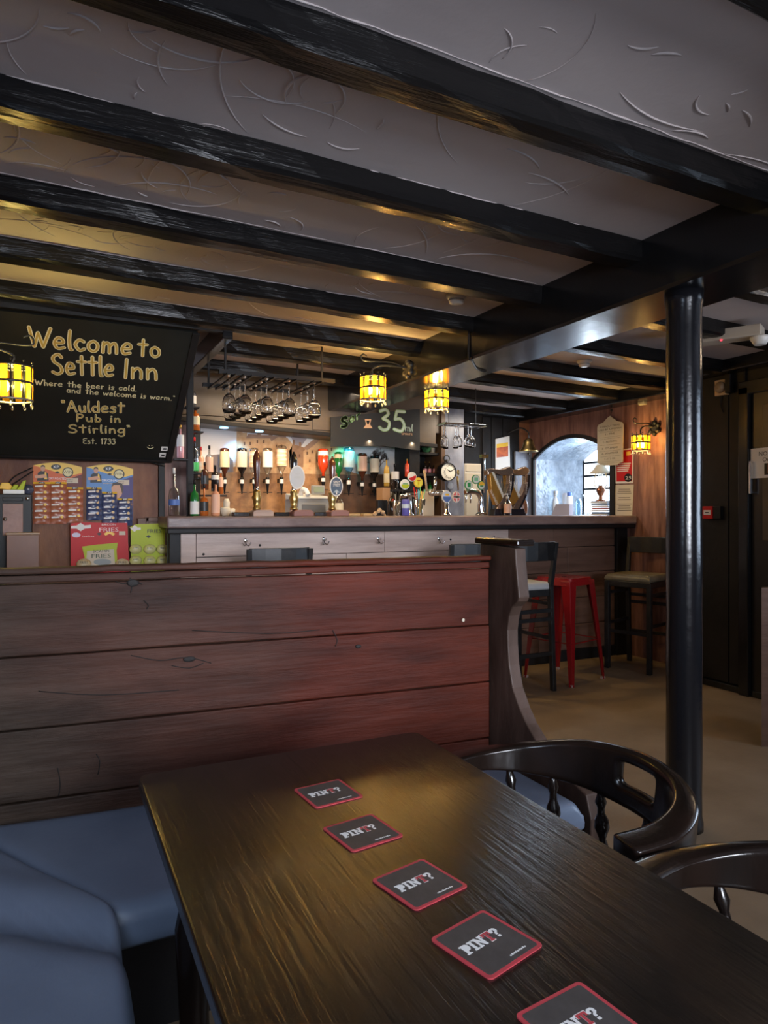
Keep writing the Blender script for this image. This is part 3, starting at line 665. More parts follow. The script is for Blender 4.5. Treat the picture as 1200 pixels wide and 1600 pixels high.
# ---- stools
def bar_stool(label, seatm):
    t = thing('bar_stool', label, 'bar stool', group='black bar stools at the bar', world=False)
    w = .172
    for sx in (-1, 1):
        MB().hexa([(sx*w-.016,-w-.045,0),(sx*w+.016,-w-.045,0),(sx*w+.016,-w-.010,0),(sx*w-.016,-w-.010,0),(sx*w-.016,-w-.015,.72),(sx*w+.016,-w-.015,.72),(sx*w+.016,-w+.02,.72),(sx*w-.016,-w+.02,.72)]).hexa([(sx*w-.016,-w-.015,.72),(sx*w+.016,-w-.015,.72),(sx*w+.016,-w+.02,.72),(sx*w-.016,-w+.02,.72),(sx*(w+.008)-.014,-w-.060,1.03),(sx*(w+.008)+.014,-w-.060,1.03),(sx*(w+.008)+.014,-w-.035,1.03),(sx*(w+.008)-.014,-w-.035,1.03)]).build('leg', BWOOD, t, bevel=.003)
        MB().box((sx*w-.018, w-.02, 0), (sx*w+.018, w+.018, .70)).build('leg', BWOOD, t, bevel=.003)
    for z0, z1, sh in ((.905,1.035,.052),):
        pts = [(-w-.005,-w-sh+.01),(-.09,-w-sh-.010),(0,-w-sh-.016),(.09,-w-sh-.010),(w+.005,-w-sh+.01)]
        mb = MB()
        mb.prism(pts+[(a, b+.018) for a, b in reversed(pts)], (0,.0,z1-z0), (0,0,z0), (1,0,0), (0,1,0)); mb.build('back_rest', BWOOD, t, bevel=.004)
    MB().box((-w-.01,-w-.005,.655),(w+.01,w+.015,.70)).build('seat_frame', BWOOD, t, bevel=.004)
    pad((-w-.012,-w+.0,0),(w+.012,-w+.0,0),(w+.012,w+.02,0),(-w-.012,w+.02,0), .70, .752, .022, 14, 14).build('seat_pad', seatm, t)
    for z, yy in ((.56,-1),(.50,-1),(.26,-1),(.30,1)):
        y = yy*w-(.02 if yy < 0 else 0); MB().box((-w, y-.010, z-.013), (w, y+.010, z+.013)).build('stretcher', BWOOD, t, bevel=.002)
    for z in (.36,.60):
        for sx in (-1, 1): MB().box((sx*w-.009,-w-.02,z-.012),(sx*w+.009,w,z+.012)).build('stretcher', BWOOD, t, bevel=.002)
    return t
VIN = mat('pale_grey_vinyl', (.42,.42,.43), .35, bump=.05, bs=40); VIN2 = mat('olive_worn_vinyl', (.18,.15,.10), .3, col2=(.09,.08,.06), ns=7, bump=.1, bs=30, lo=.4)
st = bar_stool('black wooden bar stool with a pale seat, beside the curved end of the settle', VIN); st.location = (2.97,3.99,0); st.rotation_euler = (0,0,math.radians(3))
p = onY(437, 865, 3.85); dup(st, (p.x, 4.03, 0), math.radians(-2), 'black bar stool behind the settle, only its scratched top rail showing left of centre')
p = onY(752, 865, 3.85); dup(st, (onY(705,860,3.78).x+.19, 4.0, 0), math.radians(-1), 'black bar stool half hidden behind the cap of the settle end board')
s3 = bar_stool('black high stool with a worn olive padded seat, behind the column', VIN2); s3.location = (4.225,4.065,0); s3.rotation_euler = (0,0,math.radians(108))
for i in range(5):
    pass
# red steel stool
t = thing('steel_stool', 'glossy red pressed steel stool between the two black bar stools', 'stool', world=False)
hs = .76; a = .152; f = .212
mb = MB(); mb.prism(rrect(-a,a,-a,a,.045,6), (0,0,.012), (0,0,hs-.012), (1,0,0), (0,1,0)); mb.build('seat', REDM, t, bevel=.006, seg=3)
mb = MB(); Pt = rrect(-a,a,-a,a,.045,6); Pb = rrect(-a-.012,a+.012,-a-.012,a+.012,.05,6); n = len(Pt)
mb.add([(x,y,hs-.008) for x, y in Pt]+[(x,y,hs-.055) for x, y in Pb], [(i,(i+1) % n,n+(i+1) % n,n+i) for i in range(n)], True); mb.build('skirt', REDM, t)
MB().lathe([(.018,hs+.0005),(.018,hs+.001)], (0,0,0), 14).build('seat_hole', BLACKP, t)
for sx in (-1, 1):
    for sy in (-1, 1):
        mb = MB()
        def L(s, z, w):
            x = sx*s; y = sy*s; return [(x, y, z), (x-sx*w, y+sy*.004, z), (x-sx*w, y-sy*.004, z), (x-sx*.008, y-sy*.008, z), (x-sx*.004, y-sy*w, z), (x+sx*.004, y-sy*w, z)]
        rows_ = [L(a+.004,hs-.02,.075), L(a+.022,.50,.052), L(a+.045,.22,.036), L(f,.0,.024)]
        k = 6; vs = [p for r in rows_ for p in r]
        mb.add(vs, [(j*k+i, j*k+(i+1) % k, (j+1)*k+(i+1) % k, (j+1)*k+i) for j in range(3) for i in range(k)]); mb.add(rows_[0], [list(range(k))]); mb.add(rows_[-1], [list(range(k))])
        lg = mb.build('leg', REDM, t, bevel=.002)
        MB().box((sx*f-(.026 if sx > 0 else .001), sy*f-(.026 if sy > 0 else .001), 0), (sx*f+(.001 if sx > 0 else .026), sy*f+(.001 if sy > 0 else .026), .018)).build('rubber_foot', mat('pale_scuffed_foot', (.35,.25,.24), .5), lg)
g = a+.035
for q in (((-g,-g),(g,-g)),((g,-g),(g,g)),((g,g),(-g,g)),((-g,g),(-g,-g))):
    MB().bar((*q[0],.30),(*q[1],.30),.018,.006).build('brace', REDM, t)
t.location = (3.47,4.06,0); t.rotation_euler = (0,0,math.radians(15))
# socket behind the stool, brown panel at right edge
t = thing('plug_socket', 'double wall socket with a white plug and flex, low on the bar front', 'socket', (4.35,4.5,.3))
p = onY(991, 961, YF); x, z = p.x, p.z
MB().box((x-.07,YF-.012,z-.043),(x+.07,YF+.0,z+.043)).build('plate', mat('beige_plastic', (.42,.36,.28), .4), t, bevel=.004)
MB().box((x-.055,YF-.045,z-.03),(x-.005,YF-.012,z+.02)).build('plug', WHITE, t, bevel=.008)
MB().tube(cat([(x-.03,YF-.03,z-.03),(x-.03,YF-.035,z-.09),(x-.09,YF-.035,z-.135),(x-.13,YF-.035,z-.13)], 5), .004, 6).build('flex', WHITE, t)
p = onZ(1190, 1166, 0)
t = thing('wooden_screen_end', 'upright reddish-brown wooden panel edge at the right edge of the picture', 'panel', (p.x,p.y,0))
d = ray(1200, 1166); d.z = 0; d.normalize(); side = Vector((CX, -SX, 0))
A = Vector((p.x,p.y,0)); B = A+side*.5; N2 = d*.03
MB().hexa([A,B,B+N2,A+N2,A+Vector((0,0,.84)),B+Vector((0,0,.84)),B+N2+Vector((0,0,.84)),A+N2+Vector((0,0,.84))]).build('board', MPLK, t, bevel=.004)
MB().hexa([A+Vector((0,0,.0))-d*.01,A+side*.04-d*.01,A+side*.04,A,A+Vector((0,0,.84))-d*.01,A+side*.04-d*.01+Vector((0,0,.84)),A+side*.04+Vector((0,0,.84)),A+Vector((0,0,.84))]).build('edge_strip', MPLK, t)
# the slatted chair seat seen past the second captain chair
# ================================================================ lanterns
AMB = glass('amber_lantern_glass', (1, .72, .16), .25, .1, .45, (1, .62, .08))
BULB = mat('lantern_bulb', (1, .80, .34), .5, emis=16)
def lantern(label, loc, adir, alen, plate=True, power=7, r=.075, h=.13, col=(1, .66, .2), drop=0.0):
    t = thing('wall_lantern', label, 'lantern', (0,0,0), 'amber glass lanterns', world=False)
    MB().lathe([(r*.96,h/2-.004),(r*1.06,h/2-.004),(r*1.06,h/2+.004),(r*.96,h/2+.004),(r*.96,h/2-.004)], (0,0,0), 20, cap=False).bar((-r,0,h/2),(r,0,h/2),.010,.005).bar((0,-r,h/2),(0,r,h/2),.010,.005).lathe([(r*.12,h/2-.004),(r*.2,h/2+.006),(r*.08,h/2+.02)], (0,0,0), 12).build('iron_crown', IRON, t)
    MB().lathe([(r*.98,-h/2),(r*1.06,-h/2),(r*1.06,-h/2+.008),(r*.98,-h/2+.008),(r*.98,-h/2)], (0,0,0), 24, cap=False).build('bottom_ring', mat('pale_lantern_ring', (.35,.33,.28), .4, .6), t)
    n = 10; ir = MB()
    for k in range(n):
        a = 2*PI*k/n; c, s = math.cos(a), math.sin(a); w = r*.165; tx, ty = -s*w, c*w; g = MB()
        for z0, z1 in ((-h/2+.008, .004), (.010, h/2-.004)):
            g.hexa([(c*r-tx,s*r-ty,z0),(c*r+tx,s*r+ty,z0),(c*(r+.004)+tx,s*(r+.004)+ty,z0),(c*(r+.004)-tx,s*(r+.004)-ty,z0),(c*r-tx,s*r-ty,z1),(c*r+tx,s*r+ty,z1),(c*(r+.004)+tx,s*(r+.004)+ty,z1),(c*(r+.004)-tx,s*(r+.004)-ty,z1)])
        g.build('amber_slat', AMB, t)
        b = a+PI/n; c, s = math.cos(b), math.sin(b)
        MB().tube([(c*r*1.03,s*r*1.03,-h/2),(c*r*1.03,s*r*1.03,h/2+.012)], .0026, 5).ball((c*r*1.06,s*r*1.06,h/2+.018), .005, n=4).build('iron_rod', IRON, t)
        MB().tube([(c*r*1.03,s*r*1.03,-h/2-.002),(c*r*1.03,s*r*1.03,-h/2-.012)], .0012, 4).ball((c*r*1.03,s*r*1.03,-h/2-.02), .0065, (1,1,1.5), 5).build('glass_drop', TUMB, t)
    m = MB(); m.lathe([(r*1.05,-.002),(r*1.09,.004),(r*1.05,.010)], (0,0,0), 20, cap=False); m.build('middle_band', IRON, t)
    for sx in (-.3, .3): MB().ball((sx*r, 0, -.012), .016, (1,1,1.7), 6).build('bulb', BULB, t)
    ax, ay = adir; z = h/2+.02
    MB().tube(cat([(0,0,z-.005),(0,0,z+.035),(ax*alen*.3,ay*alen*.3,z+.062),(ax*alen,ay*alen,z+.062)], 5), .006, 7).build('arm', IRON, t)
    MB().tube(cat([(ax*alen,ay*alen,z+.05),(ax*alen*.5,ay*alen*.5,z+.085),(-ax*.05,-ay*.05,z+.078),(-ax*.085,-ay*.085,z+.10),(-ax*.07,-ay*.07,z+.122),(-ax*.045,-ay*.045,z+.112)], 5), .0042, 6).build('scroll', IRON, t)
    if plate:
        p = MB(); R = Vector((ax, ay, 0)).to_track_quat('Z', 'X').to_matrix()
        p.lathe([(.02,-.02),(.045,-.012),(.05,0)], (ax*alen,ay*alen,z+.05), 10, R=R)
        for k in range(6):
            a = k*PI/3; q = R @ Vector((math.cos(a)*.045, math.sin(a)*.045, -.01)); p.ball((ax*alen+q.x, ay*alen+q.y, z+.05+q.z), .022, n=4)
        p.build('wall_plate', IRON, t)
    t.location = loc
    lp = point('lantern_light', (loc[0], loc[1], loc[2]+.0), power, col, .035); lp.parent = None
    return t
lantern('amber lantern on a scrolled iron arm in front of the chalkboard', (-.143,3.405,1.796), (-1,0), .45, power=19, r=.080, h=.150, col=(1,.80,.24))
lantern('amber lantern bracketed off the side of the main beam over the bar', (1.875,4.02,2.03), (1,0), .262, power=32, r=.078, h=.150)
lantern('amber lantern hung close under the main beam, above the bar clock', (2.404,4.12,2.012), (0,1), .05, plate=False, power=32, r=.078, h=.125)
lantern('amber lantern on the red wall beside the hanging cream notice', (4.385,4.19,1.805), (1,0), .165, power=14, r=.070, h=.125)

# ================================================================ chalkboard: tilted forward under the ceiling
A0 = onY(265, 722, 4.74); A1 = onY(308, 527, 4.02)
up = Vector((0, A1.y-A0.y, A1.z-A0.z)); up.normalize(); BU = Vector((1,0,0)); BN = BU.cross(up)
zb0 = A0.z+.004; zt0 = A1.z+.03
cb = thing('chalkboard', 'large black welcome board with ochre hand lettering, tilted above the snack wall', 'sign', tuple(A0))
def bpt(px, v): return hit(px, v, A0, BN)
TL = Vector((-.59, 4.74, A0.z)); H_ = (A1-A0).dot(up)+.03
mb = MB(); kx = (A1.x-A0.x)
mb.hexa([(-.59,4.74,A0.z),(A0.x,4.74,A0.z),Vector((A0.x,4.74,A0.z))-BN*.05,Vector((-.59,4.74,A0.z))-BN*.05,
    Vector((-.59,4.74,A0.z))+up*H_, Vector((A1.x,4.74,A0.z))+up*H_, Vector((A1.x,4.74,A0.z))+up*H_-BN*.05, Vector((-.59,4.74,A0.z))+up*H_-BN*.05])
mb.build('board', mat('chalkboard_black', (.007,.008,.007), .55, col2=(.013,.014,.012), ns=3), cb)
mb = MB(); e = Vector((A0.x,4.74,A0.z)); f = Vector((A1.x,4.74,A0.z))+up*H_
mb.hexa([e-BU*.03+BN*.0, e+BU*.012, e+BU*.012+BN*.012, e-BU*.03+BN*.012, f-BU*.03, f+BU*.012, f+BU*.012+BN*.012, f-BU*.03+BN*.012])
mb.build('side_moulding', DARK, cb, bevel=.003)
mb = MB(); e = Vector((-.59,4.74,A0.z)); mb.hexa([e, Vector((A0.x,4.74,A0.z)), Vector((A0.x,4.74,A0.z))+up*.02, e+up*.02, e+BN*.014, Vector((A0.x,4.74,A0.z))+BN*.014, Vector((A0.x,4.74,A0.z))+up*.02+BN*.014, e+up*.02+BN*.014])
mb.build('bottom_moulding', DARK, cb, bevel=.003)
def board_text(s, a, b, hpx, w1, two=True):
    P = bpt(*a); Q = bpt(*b); U = (Q-P).normalized(); V = (up-U*up.dot(U)).normalized()
    h = (bpt(a[0], a[1]-hpx)-P).dot(V)
    strokes(s, P, U, V, (Q-P).length, h, w1, CREAM, cb, w1*.52 if two else 0, OCHRE, name='lettering')
board_text('Welcome', (46,541), (205,554), 30, .020); board_text('to', (216,556), (249,558), 27, .019)
board_text('Settle', (82,584), (177,588), 31, .020); board_text('Inn', (193,590), (245,593), 29, .020)
board_text('"Where the beer is cold.', (50,601), (213,611), 8.5, .006, False); board_text('and the welcome is warm."', (104,613), (272,626), 8, .0055, False)
board_text('"Auldest', (97,643), (194,645), 17, .013); board_text('Pub in', (119,658), (188,660), 11, .0105)
board_text('Stirling"', (107,676), (203,677), 12.5, .010); board_text('Est. 1733', (130,693), (180,694), 8.5, .006, False)
mb = MB(); c = bpt(235, 697)
mb.tube(cat([c+BU*.02*math.cos(a)+up*.02*math.sin(a)+BN*.002 for a in [PI*1.1+PI*.8*k/6 for k in range(7)]], 2), .0022, 5).ball(c+BU*.008+up*.006+BN*.001, .003, n=4).ball(c-BU*.008+up*.006+BN*.001, .003, n=4)
mb.build('smiling_face', CREAM, cb)
for px, v in ((257,701),(254,711)):
    c = bpt(px, v); MB().prism([(-.02,-.018),(.02,-.018),(.02,.018),(-.02,.018)], BN*.002, c, BU, up).build('sticker', PAPW, cb)
    MB().prism([(-.008,-.008),(.012,-.008),(.012,.006),(-.008,.006)], BN*.001, c+BN*.002, BU, up).build('sticker_print', BLACKP, cb)
# plain boards above / beside it
struct('trim_7', MB().box((-.7, 3.96, 2.27), (.90, 4.0, 2.40)), DARK)
mb = MB().tube(cat([onY(52,757,4.83), onY(20,738,4.82), onY(8,752,4.82)], 4), .004, 5)
mb = MB().tube(cat([onY(258,728,4.78), onY(200,716,4.80), onY(130,714,4.80), onY(60,716,4.82)], 5), .005, 5)
single('cable', mb, BLACKP, 'thin black cable clipped along the wall under the welcome board', 'cable', tuple(onY(130,714,4.8)))
mb = MB().tube(cat([onY(14,755,4.78), onY(24,744,4.79), onY(50,731,4.82)], 4), .004, 5).tube(cat([onY(18,758,4.78), onY(30,750,4.79), onY(52,736,4.82)], 4), .004, 5)
single('cable', mb, BLACKP, 'pair of black cables looping up to the left edge of the red nut card', 'cable', tuple(onY(30,745,4.8)))
struct('trim_8', MB().box((.665, 4.82, 1.138), (.705, 4.86, 1.60)), DARK, bevel=.004)

# ================================================================ snack cards and packets
def flat(t, name, pts, y, m, th=.0015, lab=None):       # polygon given as photo pixels on the plane y
    P = [onY(a, b, y) for a, b in pts]
    return MB().prism([(p.x, p.z) for p in P], (0,-th,0), (0,y,0)).build(name, m, t, label=lab)
def oval(cx, cy, rx, ry, n=16): return [(cx+rx*math.cos(2*PI*k/n), cy-ry*math.sin(2*PI*k/n)) for k in range(n)]
def ytext(t, s, px, v, hpx, y, m, wpx=None, name='lettering'):
    p = onY(px, v, y); d = dep(p); w = None
    if wpx: w = (onY(px+wpx/2, v, y)-onY(px-wpx/2, v, y)).length
    return text(s, hpx/FP*d*1.35, m, t, (p.x, y, p.z), (1,0,0), (0,0,1), width=w, name=name)
def nut_card(label, xa, xb, vt, vb, base, base2, name_txt, sub, y):
    t = thing('snack_card', label, 'snack card', tuple(onY((xa+xb)/2, vb, y)))
    w = xb-xa; arc = [(xa+w*k/8, vt-6*math.sin(PI*k/8)+3*k/8) for k in range(9)]
    flat(t, 'card', [(xa,vb)]+arc+[(xb,vb)], y, base)
    flat(t, 'dark_side', [(xb-22,vt+22),(xb,vt+14),(xb,vb),(xb-36,vb)], y-.0016, base2, .0004)
    flat(t, 'yellow_header', arc+[(xb,vt+12),(xb-16,vt+16),(xa+w*.55,vt+13),(xa+w*.4,vt+9),(xa+w*.22,vt+5)], y-.002, YELP, .0006)
    cx = xa+w*.47
    flat(t, 'logo_oval', oval(cx,vt+2.5,8,4.2), y-.0028, BLACKP, .0004); ytext(t, 'KP', cx, vt+2.8, 5.0, y-.0034, WHITE)
    flat(t, 'nut_mark', [(cx+2,vt+9),(cx+6,vt+11),(cx+2,vt+13),(cx-2,vt+11)], y-.0028, BLACKP, .0004)
    flat(t, 'win_badge', oval(xb-22,vt+11,8.6,8), y-.0028, BLACKP, .0004)
    flat(t, 'win_badge_face', oval(xb-22,vt+11,7,6.4), y-.0034, CREAM, .0003); ytext(t, 'WIN', xb-22, vt+11, 4.8, y-.0039, mat('badge_brown_ink', (.18,.10,.02), .5))
    ytext(t, name_txt, xa+w*.50, vt+21, 3.6, y-.0028, WHITE, w*.36); ytext(t, sub, xa+w*.50, vt+25.4, 1.8, y-.0028, YELP, w*.30)
    flat(t, 'entry_panel', [(xb-24,vt+20),(xb-6,vt+20),(xb-6,vt+28),(xb-24,vt+28)], y-.0028, PAPER, .0004)
    ytext(t, "SCAN TO", xb-18.5, vt+22.5, 2.0, y-.0034, BLACKP, 9); ytext(t, "ENTER", xb-18.5, vt+25.6, 2.0, y-.0034, BLACKP, 8)
    # printed man with folded arms
    mx, mv = xa+14, vt+10
    flat(t, 'printed_man_shirt', [(mx-8,mv+14),(mx-7,mv+2),(mx-3,mv-1),(mx+4,mv-1),(mx+9,mv+3),(mx+10,mv+14)], y-.0028, BLACKP, .0004)
    flat(t, 'printed_man_stripe', [(mx+3,mv+12),(mx+4,mv),(mx+6,mv+1),(mx+8,mv+12)], y-.0034, YELP, .0002)
    flat(t, 'printed_man_arms', [(mx-12,mv+6),(mx+3,mv+4),(mx+8,mv+9),(mx-2,mv+10),(mx-11,mv+10)], y-.0034, SKIN, .0003)
    flat(t, 'printed_man_face', oval(mx+1,mv-5,3.6,4.6,12), y-.0034, SKIN, .0003)
    flat(t, 'printed_man_hair', [(mx-2.6,mv-6),(mx-2,mv-9.5),(mx+1,mv-10.5),(mx+4,mv-9.5),(mx+4.6,mv-6),(mx+3,mv-8),(mx-1,mv-8)], y-.0040, BLACKP, .0002)
    return t
yc = 4.846
nut_card('red nut packet display card, left of the two on the wall', 52, 128, 727, 815, mat('card_red_orange', (.62,.10,.02), .5, col2=(.72,.17,.02), ns=5), mat('card_maroon', (.12,.01,.01), .5), 'DRY ROASTED', 'PEANUTS', yc)
tb = nut_card('blue nut packet display card, right of the two on the wall', 135, 208, 730, 812, BLUP, mat('card_indigo', (.05,.03,.16), .5), 'ORIGINAL', 'SALTED PEANUTS', yc)
flat(tb, 'printed_face', [(174,763),(176,756),(183,754.5),(190,757),(192,765),(190,774),(184,780),(178,776),(175,770)], yc-.0028, SKIN, .0003)
flat(tb, 'printed_face_hair', [(174,761),(176,755),(183,753),(191,756),(193,764),(191,772),(189,764),(187,758),(178,758)], yc-.0034, mat('printed_dark_hair', (.05,.03,.02), .5), .0002)
def packet(label, group, px, v, wpx, foil, y, top):
    p = onY(px, v, y); d = dep(p); w = wpx/FP*d*.98; t = thing('nut_packet', label, 'snack packet', tuple(p), group)
    hh = .070; N_ = 8; mb = MB(); vs = []
    tilt = .35
    for j in range(7):
        b = j/6
        for i in range(N_+1):
            a = i/N_; bulge = .011*math.sin(PI*a)**.6*math.sin(PI*b)**.6*(1+.25*math.sin(9*a+px+v))
            vs.append((p.x+(a-.5)*w, y-.004-.020*(1-b)-bulge, p.z+(b-.5)*hh))
    n = N_+1; mb.mat(0)
    for j in range(6):
        mb.mat(1 if (j >= 5 and top) else 0)
        q = [(i, i+1, i+1+n, i+n) for i in range(N_)]
        mb.add(vs[j*n:(j+2)*n], q, True)
    mb.mat(0)
    back = [(x, y-.003-.020*(1-k//n/6)+.0, z) for k, (x, _, z) in enumerate(vs)]
    mb.add([back[0], back[N_], back[6*n+N_], back[6*n]], [(0,3,2,1)])
    mb.build('foil', [foil, YELP], t)
    yy = y-.033
    MB().prism([(-w*.40,.002),(w*.08,.004),(w*.08,.015),(-w*.40,.012)], (0,-.0008,0), (p.x,y-.0265,p.z)).build('white_strip', PAPW, t)
    if top:
        MB().prism([(.024*math.cos(a)*.8, .012*math.sin(a)*.8) for a in [2*PI*k/12 for k in range(12)]], (0,-.001,0), (p.x,y-.0115,p.z+hh*.40)).build('logo_oval', BLACKP, t)
        text('KP', .017, WHITE, t, (p.x, y-.0132, p.z+hh*.40), (1,0,0), (0,0,1))
    MB().lathe([(.009,0),(.009,.001)], (p.x+w*.22,y-.0275,p.z+.01), 10, axis='y').build('roundel', YELP if foil is BRNP else mat('small_amber_roundel', (.5,.28,.05), .4), t)
    return t
ordn = ['top', 'second', 'third', 'fourth', 'fifth', 'sixth', 'seventh', 'eighth']
for c, (px, v0, n, cn) in enumerate(((65,762,6,'left'),(91,762,6,'middle'),(117,770,5,'right'))):
    for k in range(n):
        packet(f'red-brown nut packet, {ordn[k]} down in the {cn} column of the red card', 'packets on the red nut card', px, v0+9.6*k, 24, BRNP, yc-.004-.004*0, k == 0)
for c, (px, v0, n, cn) in enumerate(((147,770,5,'left'),(171,777,5,'middle'),(195,787,4,'right'))):
    for k in range(n):
        packet(f'navy nut packet, {ordn[k]} down in the {cn} column of the blue card', 'packets on the blue nut card', px, v0+8.6*k, 22, NVYF, yc-.004, k == 0)
# red card of fries bags
y = 4.76; t = thing('snack_card', 'big red snack card with a lime bag pictured, below the blue nut card', 'snack card', tuple(onY(155,885,y)))
flat(t, 'card', [(111,900),(110,818),(130,816),(165,817),(199,817),(202,900)], y, REDP, .002)
flat(t, 'white_ribbon', [(111,822),(120,821),(126,817),(132,821),(142,820),(142,825),(132,826),(126,830),(120,826),(111,826)], y-.003, PAPW, .0005)
ytext(t, 'FRIES', 170, 828, 7, y-.003, mat('pink_white_ink', (.8,.6,.6), .5), 30); ytext(t, 'BACON', 170, 820, 3, y-.003, PAPW, 22)
flat(t, 'yellow_scroll', [(162,834),(167,831),(175,831),(180,834),(177,837),(171,834),(165,837)], y-.003, YELP, .0005)
flat(t, 'hanging_slot', [(151,834),(155,832),(159,834),(155,837)], y-.003, BLACKP, .0005)
flat(t, 'price_panel', [(186,830),(196,830),(196,836),(186,836)], y-.003, PAPER, .0005)
flat(t, 'claim_burst', oval(119,836,7,4,9), y-.003, mat('lilac_white_ink', (.6,.55,.7), .5), .0005)
ytext(t, 'Low Price', 138, 838, 2.4, y-.003, PAPW, 18)
flat(t, 'lime_bag', [(128,854),(150,851),(184,848),(182,860),(184,885),(133,885),(132,870)], y-.004, LIMP, .006)
flat(t, 'bag_label', [(136,861),(178,858),(180,885),(134,885)], y-.0105, PAPER, .0006)
ytext(t, 'SCAMPI', 158, 861.5, 4.6, y-.0115, BLACKP, 25); ytext(t, 'FRIES', 158, 869, 6.6, y-.0115, mat('dark_green_ink', (.03,.07,.03), .5), 30)
flat(t, 'bag_oval', oval(160,878,14,5), y-.0112, mat('grey_print', (.3,.33,.33), .5), .0005)
for i, px in enumerate((131,191)):
    p = onY(px, 879, y-.02)
    MB().ball((p.x, p.y-.003, p.z-.01), .045, (1,.3,.8), 7).build('hung_bag', mat('pale_printed_bag', (.62,.56,.38), .45, col2=(.5,.3,.1), ns=30), t)
    text('FRIES', .022, BLACKP, t, (p.x, p.y-.0175, p.z+.002), (1,0,0), (0,0,1))
t = thing('snack_card', 'lime green snack card half hidden by the end of the bar counter', 'snack card', tuple(onY(232,880,y)))
flat(t, 'card', [(205,895),(204,823),(213,819),(258,818),(258,895)], y, LIMP, .002)
flat(t, 'white_ribbon', [(202,824),(207,824),(210,820),(215,824),(220,824),(220,828),(214,828),(210,831),(206,828)], y-.003, PAPW, .0005)
ytext(t, 'FRIES', 241, 830, 6, y-.003, BLACKP, 22); flat(t, 'hanging_slot', [(228,838),(232,836),(236,838),(232,841)], y-.003, BLACKP, .0005)
BAGM = mat('lime_cream_bag', (.50,.50,.12), .35, col2=(.62,.58,.30), ns=25)
for r, v in enumerate((858, 876)):
    for i, px in enumerate((212, 234, 254)):
        p = onY(px, v, y-.012); b = single('crisp_bag', MB().ball(p, .038, (1.05,.30,.85), 7), BAGM, f'small lime and cream bag, {["upper","lower"][r]} row {["left","middle","right"][i]} on the green snack card', 'snack bag', tuple(p), 'bags on the lime snack card')
        text('FRIES', .015, BLACKP, b, (p.x, p.y-.0117, p.z+.008), (1,0,0), (0,0,1))
# ---- cabinet, tray and box at far left
y = 4.55
t = thing('small_cabinet', 'black-edged cabinet with a reddish leather-grained front, left of the red nut card', 'cabinet', tuple(onY(25,885,y)))
a = onY(-12,900,y); b = onY(50,772,y)
MB().box((a.x,y,0),(b.x,y+.25,b.z)).build('body', BLACKP, t, bevel=.004)
a2 = onY(4,837,y); b2 = onY(36,787,y)
MB().box((a2.x,y-.006,a2.z),(b2.x,y,b2.z)).build('front_panel', mat('pinkish_leather_grain', (.22,.12,.10), .45, col2=(.32,.19,.16), ns=9, bump=.4, bs=12), t, bevel=.003)
MB().box((a2.x,y-.008,onY(4,783,y).z),(b2.x,y,onY(4,777,y).z)).build('top_rail', BLACKP, t, bevel=.002)
MB().ball(onY(8,811,y-.012), .012, n=6).ball(onY(43,779,y-.005), .012, n=6).build('corner_stud', CHROME, t)
p = onY(21,770,y+.1); tr = single('white_tray', MB().box((onY(4,770,y).x,y+.02,b.z),(onY(38,770,y).x,y+.2,b.z+.026)), WHITE, 'shallow white tray of snacks on top of the small cabinet', 'tray', (p.x,p.y,b.z), bevel=.004)
for i, (q, m, lb) in enumerate(((((-2,765),(2,755),(14,755),(19,761),(16,766)), YELP, 'yellow snack packet lying in the white tray'), (((16,764),(22,756),(29,756),(26,764)), LIMP, 'lime packet in the white tray, left of two'), (((26,765),(36,751),(41,750),(37,765)), LIMP, 'lime packet in the white tray, right of two'))):
    P = [onY(a_, b_, y+.05) for a_, b_ in q]; dz = b.z+.026-min(p_.z for p_ in P)
    single('snack_packet', MB().prism([(p_.x, p_.z+dz) for p_ in P], (0,.04,0), (0,y+.05,0)), m, lb, 'snack packet', tuple(P[0]), 'packets in the white tray', bevel=.004)
p = onY(44,765,y+.1); single('dark_bottle_bag', MB().ball((p.x,p.y,b.z+.03), .032, (1,.8,.95), 7), mat('dark_blue_crinkled', (.03,.035,.07), .3, col2=(.1,.11,.16), ns=30), 'small dark blue crumpled bag at the right end of the cabinet top', 'bag', (p.x,p.y,b.z))
y2 = 4.42; a = onY(10,900,y2); b = onY(61,832,y2)
t = thing('wooden_box', 'plain reddish-brown wooden box with a pale top edge in front of the cabinet', 'box', (a.x,y2,0))
MB().box((a.x,y2,0),(b.x,y2+.1,b.z-.012)).build('body', mat('box_red_brown', (.16,.075,.05), .45, col2=(.2,.1,.07), ns=3), t, bevel=.003)
MB().box((a.x-.004,y2-.004,b.z-.012),(b.x+.004,y2+.1,b.z)).build('lid', mat('box_lid_tan', (.36,.24,.15), .4), t, bevel=.003)
# ================================================================ behind the bar
# ---- mural (a flat print on the back wall)
ym = 5.868
mu = thing('wall_mural', 'printed sepia mural of castle buildings and bare trees behind the bar bottles', 'mural', tuple(onY(470,740,ym)))
SEP = mat('mural_sepia_stone', (.42,.24,.11), .6, col2=(.58,.38,.20), ns=16); SEPD = mat('mural_dark_sepia', (.20,.10,.05), .6, col2=(.30,.17,.09), ns=18)
ROOF = mat('mural_roof_brown', (.26,.15,.10), .6, col2=(.33,.20,.13), ns=12); MSKY = mat('mural_pale_sky', (.62,.62,.64), .6, col2=(.70,.69,.68), ns=1.5)
MHIL = mat('mural_grey_hill', (.30,.27,.30), .6); MROCK = mat('mural_rock', (.20,.095,.04), .6, col2=(.42,.22,.09), ns=6, lo=.38, hi=.62); MTREE = mat('mural_tree_brown', (.20,.15,.13), .6); MWIN = mat('mural_window_brown', (.13,.06,.03), .6)
MROD = mat('mural_dark_rock', (.075,.035,.02), .6, col2=(.16,.075,.035), ns=7)
